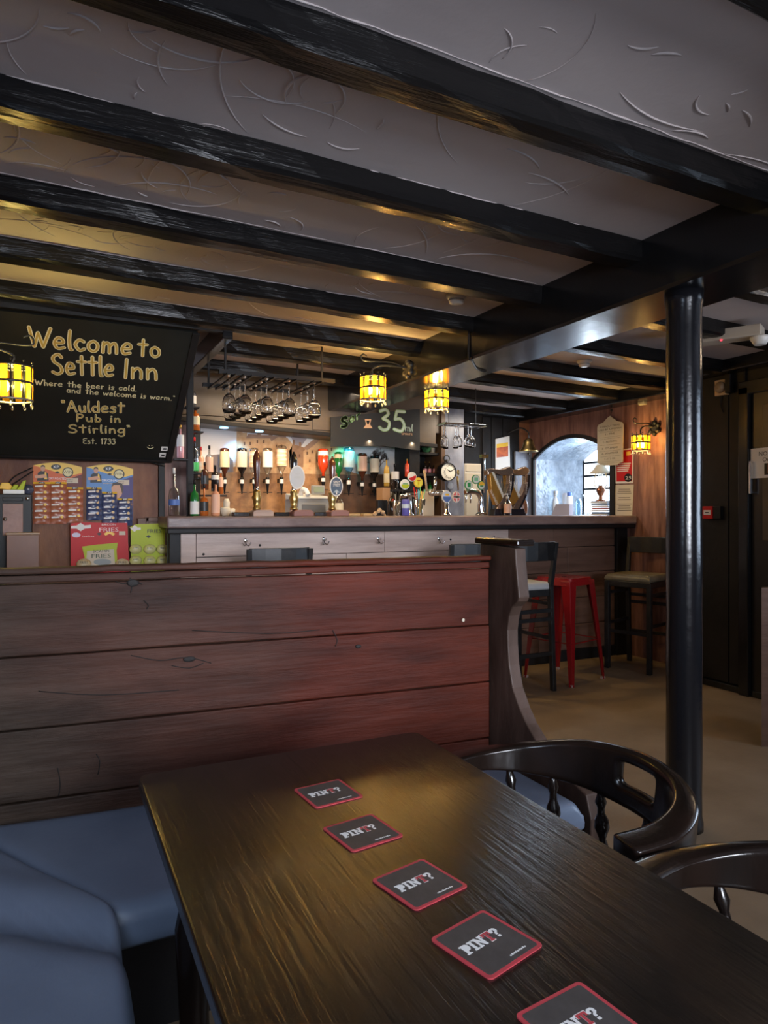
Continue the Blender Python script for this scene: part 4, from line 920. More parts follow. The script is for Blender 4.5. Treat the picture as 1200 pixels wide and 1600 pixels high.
def mp(name, pts, m, k=1): return flat(mu, name, pts, ym-.0008*k, m, .0006)
mp('sky', [(302,640),(645,640),(645,812),(302,812)], MSKY, 0)
mp('hill', [(446,668),(492,668),(470,698),(480,730),(452,730),(462,696)], MHIL, 1)
mp('rock_face', [(302,740),(340,736),(372,728),(520,728),(560,741),(645,741),(645,812),(302,812)], MROCK, 2)
mp('dark_rock', [(530,742),(645,744),(645,812),(515,812),(522,770)], MROD, 3)
mp('castle_wing', [(368,738),(370,671),(378,671),(379,676),(386,676),(386,684),(448,684),(460,698),(463,738)], SEP, 3)
mp('castle_roof', [(384,685),(388,678),(402,679),(403,675),(407,675),(408,680),(420,680),(420,675),(425,675),(426,681),(446,681),(451,690),(424,690),(422,685)], ROOF, 4)
mp('castle_gable', [(424,690),(434,683),(449,684),(456,693),(456,738),(424,738)], SEP, 5)
mp('castle_house', [(452,704),(458,694),(468,697),(480,701),(482,740),(452,740)], SEPD, 5)
mp('castle_hall', [(474,706),(486,690),(510,684),(522,682),(536,690),(538,740),(474,740)], SEP, 6)
mp('castle_hall_roof', [(474,700),(487,689),(496,683),(518,679),(524,684),(500,688),(480,704)], ROOF, 7)
mp('castle_terrace', [(372,730),(540,730),(540,741),(500,741),(372,738)], SEP, 7)
for i, (px, v) in enumerate([(382,693),(391,693),(402,690),(412,690),(382,704),(391,704),(402,703),(412,703),(432,697),(440,697),(432,708),(446,708),(458,710),(468,712),(480,708),(488,706),(498,705),(508,703),(518,702),(484,720),(496,720),(508,718),(392,716),(404,716),(416,718)]):
    mp('window', [(px-1.2,v-2.4),(px+1.2,v-2.4),(px+1.2,v+2.4),(px-1.2,v+2.4)], MWIN, 9)
for px, v in ((404,673),(422,673),(459,690),(469,694),(497,681)): mp('chimney', [(px-1.6,v-3),(px+1.6,v-3),(px+1.6,v+6),(px-1.6,v+6)], SEPD, 8)
mp('tree_crown', [(322,738),(324,717),(332,711),(345,709),(357,712),(364,720),(365,738)], MTREE, 4)
mb = MB(); rt = random.Random(4)                              # bare tree at the right of the print
def branch(px, v, a, l, w, d):
    qx = px+l*math.cos(a); qv = v-l*math.sin(a); nx, nv = math.sin(a)*w, math.cos(a)*w
    P = [onY(*q, ym-.006) for q in ((px-nx, v-nv), (px+nx, v+nv), (qx+nx*.6, qv+nv*.6), (qx-nx*.6, qv-nv*.6))]
    mb.add(P, [(0,1,2,3)])
    if d: 
        for k in range(3): branch(qx, qv, a+rt.uniform(-.75,.75), l*rt.uniform(.62,.85), w*.68, d-1)
branch(590, 740, PI/2, 11, 1.3, 5); branch(590, 735, PI/2+.5, 9, .9, 4); branch(590, 735, PI/2-.5, 9, .9, 4)
o = mb.build('bare_tree', MTREE, mu); o['kind'] = 'stuff'
# ---- spirit measure sign on the bulkhead
ys = 5.462
sg = thing('spirits_sign', 'black board with chalk-drawn 35ml spirits and a drawn glass, over the back bar', 'sign', tuple(onY(590,670,ys)))
flat(sg, 'board', [(516,700-2),(516,652),(648,640),(655,640),(655,704),(600,697)], ys, mat('sign_black', (.012,.012,.012), .5), .012)
GCH = mat('green_chalk', (.35,.55,.25), .7); WCH = mat('pale_green_chalk', (.55,.68,.58), .7); PCH = mat('peach_chalk', (.75,.45,.25), .7)
yt = ys-.0125
def ystroke(t, s, a, b, hpx, w, m, w2=0, m2=None, y=yt, name='lettering'):
    P = onY(*a, y); Q = onY(*b, y); U = (Q-P).normalized(); V = Vector((0,0,1))
    strokes(s, P, U, V, (Q-P).length, hpx/FP*dep(P), w, m, t, w2, m2, name=name)
ystroke(sg, '35', (592,671), (633,675), 32, .030, GCH, .018, WCH)
ystroke(sg, 'ml', (633,673), (645,674.5), 11, .008, WCH)
ystroke(sg, 'S', (533,668), (543,666), 15, .026, GCH); ystroke(sg, 'er', (545,661), (563,653), 13, .016, GCH)
p = onY(575,662,yt); flat(sg, 'drawn_glass', [(570,655),(580,655),(578,663),(582,669),(568,669),(572,663)], yt, PCH, .0008); flat(sg, 'drawn_glass_fill', [(572,657),(578,657),(576,663),(574,663)], yt-.001, BLACKP, .0005)
ytext(sg, 'SPIRITS', 636, 678.5, 3.4, yt-.0005, PCH, 17)

# ---- dark niche, posts, pillar and right-hand boards
yp = 5.55
def strip(px0, px1, v0, v1, y, th=.03):
    a = onY(px0, v1, y); b = onY(px1, v0, y); return MB().box((a.x, y, a.z), (b.x, y+th, b.z))
bw = bpy.data.objects['wall_back']
struct('trim_9', MB().box((onY(640,0,yp).x,yp,0),(onY(656,0,yp).x,yp+.3,2.35)), DARK, bevel=.004)
struct('trim_10', MB().box((onY(687,0,yp).x,yp-.03,0),(onY(693.5,0,yp).x,yp+.3,2.35)), mat('dark_brown_post', (.07,.035,.018), .4, col2=(.11,.06,.03), ns=5), bevel=.004)
sh = thing('niche_shelves', 'dark shelf niche between the mural and the clock pillar', 'shelves', (onY(672,0,yp).x,5.7,0))
xa, xb = onY(656,0,yp).x, onY(687,0,yp).x
MB().box((xa,5.83,0),(xb+.1,5.86,2.35)).build('back_board', DARK, sh)
for v in (709, 742, 776): z = onY(672,v,yp+.02).z; MB().box((xa,yp+.01,z-.012),(xb+.02,5.83,z+.012)).build('shelf', DARK, sh, bevel=.002)
MB().box((xa,yp+.0,onY(672,676,yp).z),(xb+.0,yp+.02,2.35)).build('top_board', mat('niche_brown', (.08,.05,.03), .4), sh)
PIL = mat('scuffed_blue_grey_pillar', (.13,.14,.18), .35, col2=(.26,.28,.34), ns=8, st=(1,1,.4), bump=.2, bs=20)
pil = struct('trim_11', strip(695,725,640,830,yp,.3), PIL, bevel=.004)
struct('trim_12', MB().box((onY(725,0,5.86).x,5.845,0),(4.40,5.868,2.3)), DARK)
for a, b in ((757,770),(771,788),(789,803)):
    pa = onY(a,0,5.8); pb = onY(b,0,5.8); MB().box((pa.x,5.83,.9),(pb.x,5.846,2.2)).build('panel_board', DARK, bpy.data.objects['trim_12'], bevel=.004)
struct('trim_13', MB().box((onY(804.5,0,5.83).x,5.82,1.0),(4.548,5.846,onY(815,706,5.83).z)), PIL, bevel=.003)
t = thing('beige_cupboard', 'beige cupboard standing right of the clock pillar', 'cupboard', (onY(740,0,5.72).x,5.75,.6))
a = onY(726,0,5.7); b = onY(752,725,5.7)
MB().box((a.x,5.7,.6),(b.x,5.84,b.z)).build('body', PAPER, t, bevel=.004)
MB().box((a.x+.01,5.69,.7),(b.x-.01,5.70,onY(740,740,5.7).z)).build('door', mat('beige_board', (.5,.42,.30), .5), t, bevel=.003)
MB().box((a.x+.01,5.69,onY(740,737,5.7).z),(b.x-.01,5.70,b.z-.01)).build('flap', mat('beige_board', (.5,.42,.30), .5), t, bevel=.003)
# calendar
t = thing('wall_calendar', 'white wall calendar with an orange sunset picture on the dark boards', 'calendar', tuple(onY(786,710,5.82)))
flat(t, 'sheet', [(774,686),(796,681),(797,738),(774,738)], 5.825, PAPW, .002)
q_ = flat(t, 'sunset_picture', [(776,694),(794,691),(794,713),(776,715)], 5.8225, mat('sunset_print', (.70,.16,.02), .5, col2=(.35,.05,.02), ns=14), .0005)
flat(q_, 'sunset_sky', [(776,694),(794,691),(794,697),(776,700)], 5.8218, YELP, .0004)
# ---- round clock
t = thing('bar_clock', 'round black bar clock with cream dial and Roman numerals on the pillar', 'clock', tuple(onY(705,737,5.45)))
c = onY(703.5,737,5.44); r = 14.6/FP*dep(c)
RZ = Matrix.Rotation(math.radians(-8), 3, 'Z')
def disc(m, name, r0, y0, y1, rr=None, n=28):
    MB().lathe([(r0,0),(rr or r0,y0-y1)], (c.x,y1,c.z), n, axis='y').build(name, m, t)
MB().lathe([(r*.98,0),(r,-.01),(r,-.078),(r*.96,-.088),(r*.90,-.08),(r*.90,-.07)], (c.x,5.55,c.z), 28, axis='y').build('case', BLACKP, t)
MB().lathe([(r*.90,0),(r*.90,.002)], (c.x,c.y+.035,c.z), 28, axis='y').build('dial', mat('cream_dial', (.78,.76,.66), .5), t); dial = t.children[-1] if t.children[-1].name.startswith('dial') else [q for q in t.children if q.name.startswith('dial')][0]
yq = 5.55-.0; 
MB().tube([(c.x,c.y+.06,c.z+r),(c.x,c.y+.06,c.z+r*1.35)], .012, 8).tube([(c.x+.03*math.cos(a),c.y+.06,c.z+r*1.45+.03*math.sin(a)) for a in [k*PI/5 for k in range(11)]], .006, 6).build('hanging_ring', IRON, t)
for k, s in enumerate(('XII','I','II','III','IV','V','VI','VII','VIII','IX','X','XI')):
    a = PI/2-k*PI/6; U = Vector((math.cos(a-PI/2),0,math.sin(a-PI/2))); V = Vector((math.cos(a),0,math.sin(a)))
    text(s, .030, BLACKP, dial, (c.x+r*.68*math.cos(a), c.y-.0, c.z+r*.68*math.sin(a)), U, V, name='numeral')
for a, l, w in ((math.radians(30), .75, .005), (math.radians(-85), .02, .006), (math.radians(150), .45, .007)):
    V = Vector((math.cos(a),0,math.sin(a))); U = Vector((V.z,0,-V.x)); o = Vector((c.x,c.y-.003,c.z)); MB().add([o-U*w,o+U*w,o+V*r*l+U*w*.4,o+V*r*l-U*w*.4], [(0,1,2,3)]).build('hand', BLACKP, t)
pnd = onY(704,759,yp-.01); MB().lathe([(.032,0),(.03,.02),(.018,.035)], tuple(pnd), 14, axis='y').build('knob', mat('grey_blue_knob', (.25,.28,.34), .35), pil)

# ---- bottles
B_CLR = glass('bottle_clear', (.93,.95,.96), .45); B_GRN = mat('bottle_green_glass', (.01,.16,.03), .1, coat=.5); B_AMB = mat('bottle_amber_liquid', (.42,.10,.015), .12, coat=.5); B_BLK = mat('bottle_black_glass', (.012,.008,.007), .1, coat=.4)
B_RED = mat('bottle_red_liquid', (.62,.05,.01), .12, coat=.5); B_BRN = mat('bottle_dark_brown', (.07,.02,.01), .12, coat=.4); B_PCH = mat('bottle_peach_liquid', (.70,.32,.18), .15, coat=.4); B_BLU = glass('bottle_pale_blue', (.62,.84,.95), .45)
B_PNK = mat('bottle_pink_liquid', (.70,.35,.38), .15, coat=.4); B_GRY = glass('bottle_grey_clear', (.80,.80,.80), .5); LIM = mat('label_green', (.05,.45,.10), .4)
LC = mat('label_cream', (.72,.62,.40), .5); LW = PAPW; LB = mat('label_black', (.03,.03,.03), .4); LR = REDP; LPK = mat('label_peach', (.80,.48,.33), .5); LO = mat('label_orange_white', (.85,.35,.10), .5, col2=(.8,.75,.7), ns=40, st=(.1,.1,1)); LBL = mat('label_blue', (.08,.16,.45), .5)
CAPS = {'r': REDP, 'k': BLACKP, 'g': mat('gold_cap', (.6,.42,.12), .3, 1), 'w': WHITE, 'b': LBL}
def bottle(label, px, vb, vt, wpx, y, body, cap, lab, shape=0, l0=.12, l1=.42, sh=None, group='bottles standing behind the bar'):
    p = onY(px, vb, y); d = dep(p); h = (vb-vt)/FP*d; r = wpx/2/FP*d
    t = thing('spirit_bottle', label, 'bottle', tuple(p), group)
    s0, s1, nr = ((.60,.74,.30), (.50,.70,.26), (.42,.60,.22))[shape]
    MB().lathe([(r*.92,0),(r,h*.02),(r,h*s0),(r*.8,h*(s0+s1)/2+.01),(r*nr,h*s1),(r*nr*.92,h*.9)], tuple(p), 14).build('body', body, t)
    MB().lathe([(r*nr*1.15,h*.88),(r*nr*1.15,h*.995),(r*nr*.9,h)], tuple(p), 10).build('cap', CAPS[cap], t)
    if lab: MB().lathe([(r*1.02,h*l0),(r*1.02,h*l1)], tuple(p), 14, cap=False).build('paper_label', lab, t)
    if body in (B_CLR, B_GRY, B_BLU) and sh: MB().lathe([(r*.9,h*.02),(r*.9,h*sh[0])], tuple(p), 12).build('liquid', sh[1], t)
    return t
BT = [ # label, px, vbase, vtop, width, y, body, cap, paper, shape, l0, l1
 ('tall clear bottle with a long neck and blue lettering at the bar left end', 272,806,731,17,4.72,B_CLR,'w',LBL,2,.22,.34),
 ('green glass whisky bottle with a white label, on the bar beside the black post', 304,806,750,14,4.80,B_GRN,'k',LW,1,.05,.40),
 ('amber bottle with a black and cream label, second from the black post on the bar', 319,806,757,13,4.80,B_AMB,'k',LB,2,.15,.45),
 ('peach coloured bottle with a pinkish label, on the bar left of the white cups', 337,806,750,13,4.80,B_PCH,'k',LPK,1,.08,.60),
 ('pale bottle with a white label, half hidden behind the green whisky bottle', 299,792,743,10,5.2,B_GRY,'k',LC,1,.3,.7),
 ('clear bottle with a red cap and bright green label, on the small high shelf', 303,738,683,15,5.25,B_CLR,'r',LIM,0,.04,.28),
 ('slim bottle with a red cap and orange label, right of the green-labelled one', 314,745,698,10,5.3,B_PCH,'r',LO,1,.1,.5),
 ('slim clear bottle with a black cap and peach label on the back shelf', 327,742,696,12,5.3,B_GRY,'k',LPK,1,.1,.6),
 ('dark bottle with a black and cream band standing on the middle shelf', 320,765,722,12,5.2,B_BRN,'k',LB,0,.2,.5),
 ('dark bottle with white bands on the middle shelf, right of the black-banded one', 336,768,727,12,5.2,B_BLK,'k',LW,0,.45,.62),
 ('slim bottle with an orange label at the right end of the middle shelf', 345,772,735,8,5.2,B_AMB,'w',LPK,0,.3,.7),
 ('orange liqueur bottle with a cream label on the highest small shelf', 305,673,637,14,5.1,B_AMB,'k',LC,0,.25,.6),
 ('pink bottle with a white label on the shelf beside the welcome board', 282,716,664,11,5.0,B_PNK,'g',LW,1,.35,.7),
 ('white bottle with a green neck on the top shelf by the board edge', 300,634,604,13,5.1,B_GRY,'w',LW,0,.1,.5),
]
for a in BT: bottle(*a)
shv = thing('bottle_shelf', 'stack of small black shelves carrying bottles, beside the black post left of the mural', 'shelves', (onY(315,800,5.3).x,5.3,1.21))
for (xa_, xb_, v, y) in ((294,316,738.5,5.25),(306,348,747,5.32),(313,352,773,5.22),(292,314,793.5,5.2),(294,316,674,5.1),(270,292,717,5.0),(288,310,635.5,5.1)):
    a = onY(xa_,v,y); b = onY(xb_,v,y); z = a.z
    MB().box((a.x,y-.05,z-.012),(b.x,y+.06,z-.001)).build('shelf', BLACKP, shv, bevel=.002)
a = onY(297,0,5.02); MB().box((a.x-.022,5.0,1.21),(a.x+.022,5.05,2.25)).build('post', DARK, shv, bevel=.003)
# inverted bottles on measures
def optic(label, px, vt, vb, wpx, body, lab, l0=.08, l1=.42, y=5.74, liquid=None):
    p = onY(px, vb, y); d = dep(p); h = (vb-vt)/FP*d; r = wpx/2/FP*d
    t = thing('optic_bottle', label, 'bottle', tuple(p), 'upside-down bottles on wall measures')
    MB().lathe([(r*.5,h),(r*.9,h*.985),(r,h*.95),(r,h*.62),(r*.85,h*.55),(r*.28,h*.44),(r*.26,h*.34)], tuple(p), 14).build('body', body, t)
    MB().lathe([(r*1.02,h*(1-l0)),(r*1.02,h*(1-l1))], tuple(p), 14, cap=False).build('paper_label', lab, t)
    MB().lathe([(r*.34,h*.36),(r*.38,h*.34),(r*.38,h*.20),(r*.30,h*.18),(r*.20,h*.08),(r*.1,0)], tuple(p), 10).build('measure', BLACKP, t)
    MB().lathe([(r*.40,h*.31),(r*.40,h*.23)], tuple(p), 10, cap=False).build('measure_window', liquid or PAPW, t)
    MB().box((p.x-r*.15,y,p.z+h*.25),(p.x+r*.15,ym-.02,p.z+h*.33)).box((p.x-r*.9,y-.01,p.z+h*.03),(p.x+r*.9,y+.004,p.z+h*.045)).build('bracket', BLACKP, t)
    return t
OP = [('dark bottle with a cream and yellow label, first upside-down bottle on the mural',351,700,772,15,B_BRN,LC),
 ('near-black bottle with a cream label, second upside-down bottle from the left',378,700,772,16,B_BLK,PAPER),
 ('clear upside-down bottle with a red and white label, behind the first beer handle',397,700,772,15,B_CLR,LO),
 ('clear upside-down bottle with a white label, just right of the first beer handle',418,700,772,16,B_CLR,LW),
 ('upside-down bottle with orange and cream bands, left of the black beer handle',440,696,773,16,B_CLR,LO),
 ('red upside-down bottle with a white collar label, left of the second wooden handle',505,701,768,17,B_RED,LW),
 ('green upside-down bottle with a cream collar label, behind the second wooden handle',529,706,770,13,B_GRN,LC),
 ('large pale clear upside-down bottle with a white label, right of the green one',545,699,774,17,B_BLU,LW),
 ('upside-down bottle with a clear base and dark liquid, third from the niche',566,708,775,15,B_BRN,LPK),
 ('black upside-down bottle with a pale label, in front of the bare tree',585,712,775,15,B_BLK,PAPER)]
for i, a in enumerate(OP):
    k = dict(l0=.06,l1=.16) if i in (5,6) else {}
    optic(*a, **k)
bottle('slim gold bottle standing at the right end of the mural', 604,760,713,9,5.6,mat('gold_liquid', (.55,.33,.06), .15, coat=.4),'k',LC,1)
bottle('grey bottle with a white label behind the beer font badges', 617,765,725,13,5.6,B_GRY,'k',LW,1,.4,.7)
bottle('slim red bottle with a gold cap by the niche post', 636,745,717,7,5.55,B_RED,'g',None,0)
bc = thing('back_counter', 'dark back counter under the mural carrying the till', 'counter', (2.3,5.4,0))
MB().box((1.15,5.12,.92),(3.15,5.82,.95)).build('worktop', DWOOD, bc, bevel=.004)
MB().box((1.18,5.16,0),(3.13,5.80,.92)).build('carcass', DARK, bc)
a = onY(599,0,5.6); b = onY(641,0,5.6)
lg_ = thing('ledge_shelf', 'small dark ledge under the gold and grey bottles at the right of the mural', 'shelf', (a.x,5.7,onY(610,766,5.6).z-.02))
for px_ in (604, 617, 636):
    pass
MB().box((a.x,5.52,onY(610,765,5.6).z-.02),(b.x,ym-.02,onY(610,765,5.6).z-.0005)).build('board', DARK, lg_, bevel=.002)
# bottles and bag inside the niche
for i, (px, nm) in enumerate(((664,'left'),(671,'middle'),(679,'right'))):
    bottle(f'small wine bottle in the niche, {nm} of three on the middle shelf', px,741,721,6,5.66,B_BLK,'g',mat('label_pink', (.6,.25,.3), .5),1, group='small bottles in the dark niche')
for i, (px, nm, m) in enumerate(((665,'left',B_BLK),(672,'middle',B_GRN),(680,'right',B_BLK))):
    bottle(f'small bottle in the niche, {nm} of three on the lower shelf', px,775,750,7,5.66,m,'k',mat('label_pale_green', (.4,.6,.4), .5),1, group='small bottles in the dark niche')
p = onY(666,708,5.66); mb = MB()
mb.ball((p.x,p.y,p.z+.075), .075, (.72,.6,1.0), 9); single('green_bag', mb, mat('green_fabric', (.03,.14,.05), .7, col2=(.06,.22,.09), ns=12, bump=.3, bs=20), 'green fabric bag sitting on the top niche shelf', 'bag', tuple(p))
p = onY(676,708,5.64); t = thing('small_figure_bottle', 'small cream jar with a reddish top beside the green bag', 'jar', tuple(p))
MB().lathe([(.022,0),(.024,.055),(.018,.06)], tuple(p), 12).build('body', PAPER, t); MB().lathe([(.016,.06),(.018,.075),(.01,.1)], tuple(p), 10).build('lid', mat('peach_lid', (.6,.3,.2), .5), t)

# ---- hanging glasses
def wine_glass(r, h, wide):
    m = MB(); m.lathe([(r*.85,0),(r*.86,.002),(r*.1,.006),(.004,.012),(.0035,h*.42),(.008,h*.46),(r*wide*.75,h*.58),(r*wide,h*.74),(r*wide*.95,h*.90),(r*wide*.82,h),(r*wide*.82-.0014,h),(r*wide*.95-.0016,h*.90),(r*wide-.0018,h*.74),(r*wide*.75-.002,h*.585),(.004,h*.485)], (0,0,0), 18, cap=True); return m
def hang(label, group, p, r, h, wide, proto=[{}]):
    key = (r, h, wide)
    if key not in proto[0]:
        o = wine_glass(r, h, wide).build('wine_glass', WINEG); proto[0][key] = o
    else:
        o = proto[0][key].copy(); C.objects.link(o)
    tag(o, label, 'glass', group); o.rotation_euler = (PI, 0, 0); o.location = p; return o
rk = thing('glass_rack', 'ceiling rack of narrow dark rails holding upside-down wine glasses over the bar', 'rack', (1.35,4.6,2.12))
cols = [(358,'first',[4.35]),(383,'second',[4.35,4.48,4.61,4.74]),(417,'third',[4.35,4.48,4.61,4.74]),(452,'fourth',[4.35,4.48,4.61,4.74]),(491,'fifth',[4.35,4.48,4.61])]
zr = 2.098
for px, nm, ys_ in cols:
    x = onY(px+ (0 if nm == 'first' else 0), 600, 4.35).x
    for s in (-1, 1): MB().box((x+s*.026-.007,4.26,zr-.006),(x+s*.026+.007,4.85,zr+.004)).build('rail', DARK, rk)
    for k, y in enumerate(ys_): hang(f'hanging wine glass, {["front one","second back","third back","rearmost"][k]} on the {nm} rail from the left', 'wine glasses on the ceiling rack', (x,y,zr+.0045), .045, .235, 1.0)
for y in (4.3, 4.8): MB().box((onY(345,600,4.35).x-.02,y,zr+.004),(onY(515,600,4.35).x+.02,y+.03,zr+.03)).build('cross_rail', DARK, rk)
for y in (4.3, 4.8):
    for x in (onY(350,600,4.35).x, onY(500,600,4.35).x): MB().box((x-.006,y+.009,zr+.03),(x+.006,y+.021,2.345)).build('hanger', DARK, rk)
rk2 = thing('glass_rack', 'small chrome rack of hanging glasses in front of the clock pillar', 'rack', tuple(onY(722,665,5.0)))
y = 5.0; a = onY(690,664,y); b = onY(754,664,y); z = a.z
MB().box((a.x,y-.07,z+.002),(b.x,y-.06,z+.016)).box((a.x,y+.06,z+.002),(b.x,y+.07,z+.016)).box((a.x,y-.07,z+.002),(a.x+.01,y+.07,z+.02)).box((b.x-.01,y-.07,z+.002),(b.x,y+.07,z+.02)).build('frame', CHROME, rk2, bevel=.002)
for x in (a.x+.07, b.x-.07): MB().tube([(x,y,z+.01),(x,y,2.33)], .003, 5).build('suspension_wire', IRON, rk2)
xs = [onY(q,664,y-.1).x for q in (700,709,719,729,739,750)]
for i, x in enumerate(xs):
    MB().box((x-.016,y-.065,z-.002),(x-.012,y+.065,z+.002)).build('wire_rail', CHROME, rk2); MB().box((x+.012,y-.065,z-.002),(x+.016,y+.065,z+.002)).build('wire_rail', CHROME, rk2)
    hang(f'hanging stemmed glass, {ordn[i] if i else "first"} from the left on the chrome rack', 'glasses on the small chrome rack', (x, y-.03+.06*(i % 2), z+.006), .033 if i < 3 else .036, .20 if i < 3 else .18, .8 if i < 3 else 1.05)
# ================================================================ things on the bar counter
ZT = 1.2105
HB = DWOOD
HW_ = mat('turned_handle_mahogany', (.07,.018,.008), .18, col2=(.13,.035,.014), ns=5, coat=.6); HK = mat('black_gloss_handle', (.01,.009,.009), .15, coat=.6)
def hand_pull(label, px, vt, y, hm, base_px, base_m, clip=None):
    p = onY(px, 800, y); p.z = ZT; top = onY(px, vt, y).z; h = top-ZT; k = dep(p)/FP
    t = thing('beer_hand_pull', label, 'beer pump', tuple(p), 'hand pulled beer pumps')
    a = onY(base_px[0],800,y); b = onY(base_px[1],800,y)
    MB().prism([(a.x,0),(b.x,0),(b.x,.030),(b.x-.02,.044),(a.x+.02,.044),(a.x,.030)], (0,.12,0), (0,y-.06,ZT)).build('wooden_base', base_m, t, bevel=.004)
    MB().lathe([(.026,.044),(.030,.055),(.022,.065),(.026,.10),(.034,.13),(.024,.15),(.028,.165),(.020,.18)], tuple(p), 16).build('brass_body', BRASS, t)
    MB().lathe([(.010,.17),(.013,.20),(.019,h*.62),(.026,h*.82),(.024,h*.90),(.013,h*.965),(.006,h*.985),(.007,h)], tuple(p), 16).build('handle', hm, t)
    MB().lathe([(.012,.175),(.020,.18),(.014,.20)], tuple(p), 12).build('collar', CHROME, t)
    if clip:
        cx, cv, rx, ry, m1, m2, txt = clip; c = onY(cx, cv, y-.045)
        E1 = [(rx*k*math.cos(2*PI*i/28), ry*k*math.sin(2*PI*i/28)) for i in range(28)]
        MB().bar((c.x,y,c.z),(c.x,c.y,c.z),.012).build('clip_bracket', BRASS, t)
        t = MB().prism(E1, (0,-.008,0), tuple(c)).build('pump_clip', m1, t, bevel=.002)
        MB().prism([(a_*.86, b_*.88) for a_, b_ in E1], (0,-.002,0), (c.x,c.y-.008,c.z)).build('clip_face', m2, t)
        if txt:
            for i, s_ in enumerate(txt): text(s_, ry*k*.36, PAPW, t, (c.x, c.y-.0108, c.z+ry*k*(.42-.30*i)), (1,0,0), (0,0,1), width=rx*k*1.05)
            MB().prism([(-rx*k*.5,-ry*k*.62),(0,-ry*k*.30),(rx*k*.5,-ry*k*.62)], (0,-.001,0), (c.x,c.y-.0102,c.z)).build('clip_hill', mat('clip_pale_blue', (.30,.38,.45), .5), t)
            MB().prism([(-rx*k*.10,-ry*k*.80),(0,-ry*k*.40),(rx*k*.10,-ry*k*.80)], (0,-.001,0), (c.x,c.y-.0116,c.z)).build('clip_mark', PAPW, t)
        else:
            MB().prism([(a_*.45, b_*.10) for a_, b_ in E1], (0,-.0008,0), (c.x,c.y-.0102,c.z)).build('clip_mark', mat('faint_grey_print', (.5,.53,.55), .5), t)
            MB().prism([(a_*.3, b_*.08+.025) for a_, b_ in E1], (0,-.0008,0), (c.x,c.y-.0102,c.z)).build('clip_mark', mat('faint_grey_print', (.5,.53,.55), .5), t)
CLG = mat('clip_pale_grey', (.52,.55,.58), .35); CLB = mat('clip_slate_blue', (.055,.085,.14), .35)
hand_pull('tall brown wooden beer pump handle without a clip, leftmost on the bar', 401,703,4.62,HW_,(392,424),LPLK)
hand_pull('black beer pump handle with a blank pale oval clip', 459,706,4.62,HK,(455,486),mat('reddish_base_wood', (.22,.10,.085), .4),(464,746,12.5,18.5,WHITE,CLG,None))
hand_pull('brown wooden beer pump handle with a slate blue oval clip', 519,713,4.62,HW_,(513,541),mat('reddish_base_wood', (.22,.10,.085), .4),(525,760,11,15.5,PAPW,CLB,('SPEY','STREET')))
y = 4.66
t = thing('drip_rail', 'low dark wooden rail running between the beer pumps', 'rail', (onY(470,800,y).x,y,ZT))
for a_, b_ in ((364,388),(428,450),(490,508)):
    a = onY(a_,800,y); b = onY(b_,800,y); MB().box((a.x,y-.03,ZT),(b.x,y+.05,ZT+.028)).build('rail_section', DWOOD, t, bevel=.003)
# white cups, folded cloth
p = onY(352,800,4.86)
for i, (px, r, h, nm) in enumerate(((352,.036,.062,'larger front'),(361,.030,.055,'right'),(346,.028,.04,'left'))):
    q = onY(px,800,4.9+.06*i); single('white_cup', MB().lathe([(r*.6,0),(r*.98,h*.5),(r,h*.9),(r*.8,h)], (q.x,q.y,ZT), 14), mat('cream_china', (.68,.60,.45), .35), f'upturned cream cup beside the left end bottles, {nm} one', 'cup', (q.x,q.y,ZT), 'upturned cream cups')
q = onY(354,800,4.97); single('white_jug', MB().lathe([(.02,0),(.024,.10),(.015,.125)], (q.x,q.y,ZT), 12), mat('cream_china', (.68,.60,.45), .35), 'tall narrow cream pot behind the upturned cups', 'pot', (q.x,q.y,ZT))
# till
y = 5.2; a = onY(466,800,y); b = onY(514,800,y)
t = thing('cash_till', 'grey cash till with a curled white receipt and small display, behind the pumps', 'till', (onY(490,800,y).x,y+.15,.95))
zt = onY(490,776,y).z
MB().box((a.x,y,.95),(b.x,y+.34,zt-.02)).build('body', GREYP, t, bevel=.006)
MB().hexa([(a.x-.01,y-.01,zt-.02),(b.x+.01,y-.01,zt-.02),(b.x+.01,y+.3,zt-.02),(a.x-.01,y+.3,zt-.02),(a.x-.01,y-.01,zt),(b.x+.01,y-.01,zt),(b.x+.01,y+.3,zt+.03),(a.x-.01,y+.3,zt+.03)]).build('top_cover', mat('till_pale_cover', (.62,.62,.58), .4), t, bevel=.006)
MB().tube(cat([(onY(477,0,y).x,y+.12,zt+.0),(onY(477,0,y).x,y+.07,zt+.055),(onY(479,0,y).x,y+.02,zt+.05),(onY(481,0,y).x,y-.01,zt+.01)], 4), [.02]*13, 6).build('receipt_roll', PAPW, t)
c = onY(498,766,y+.1)
MB().box((c.x-.055,y+.1,c.z-.035),(c.x+.055,y+.14,c.z+.04)).build('display_housing', GREYP, t, bevel=.006)
MB().box((c.x-.042,y+.096,c.z-.018),(c.x+.042,y+.1,c.z+.026)).build('display_screen', mat('dull_green_screen', (.22,.25,.13), .25), t)
MB().box((a.x+.03,y-.004,1.20),(b.x-.03,y,1.30)).build('drawer_front', mat('till_dark_grey', (.10,.10,.10), .4), t, bevel=.003)
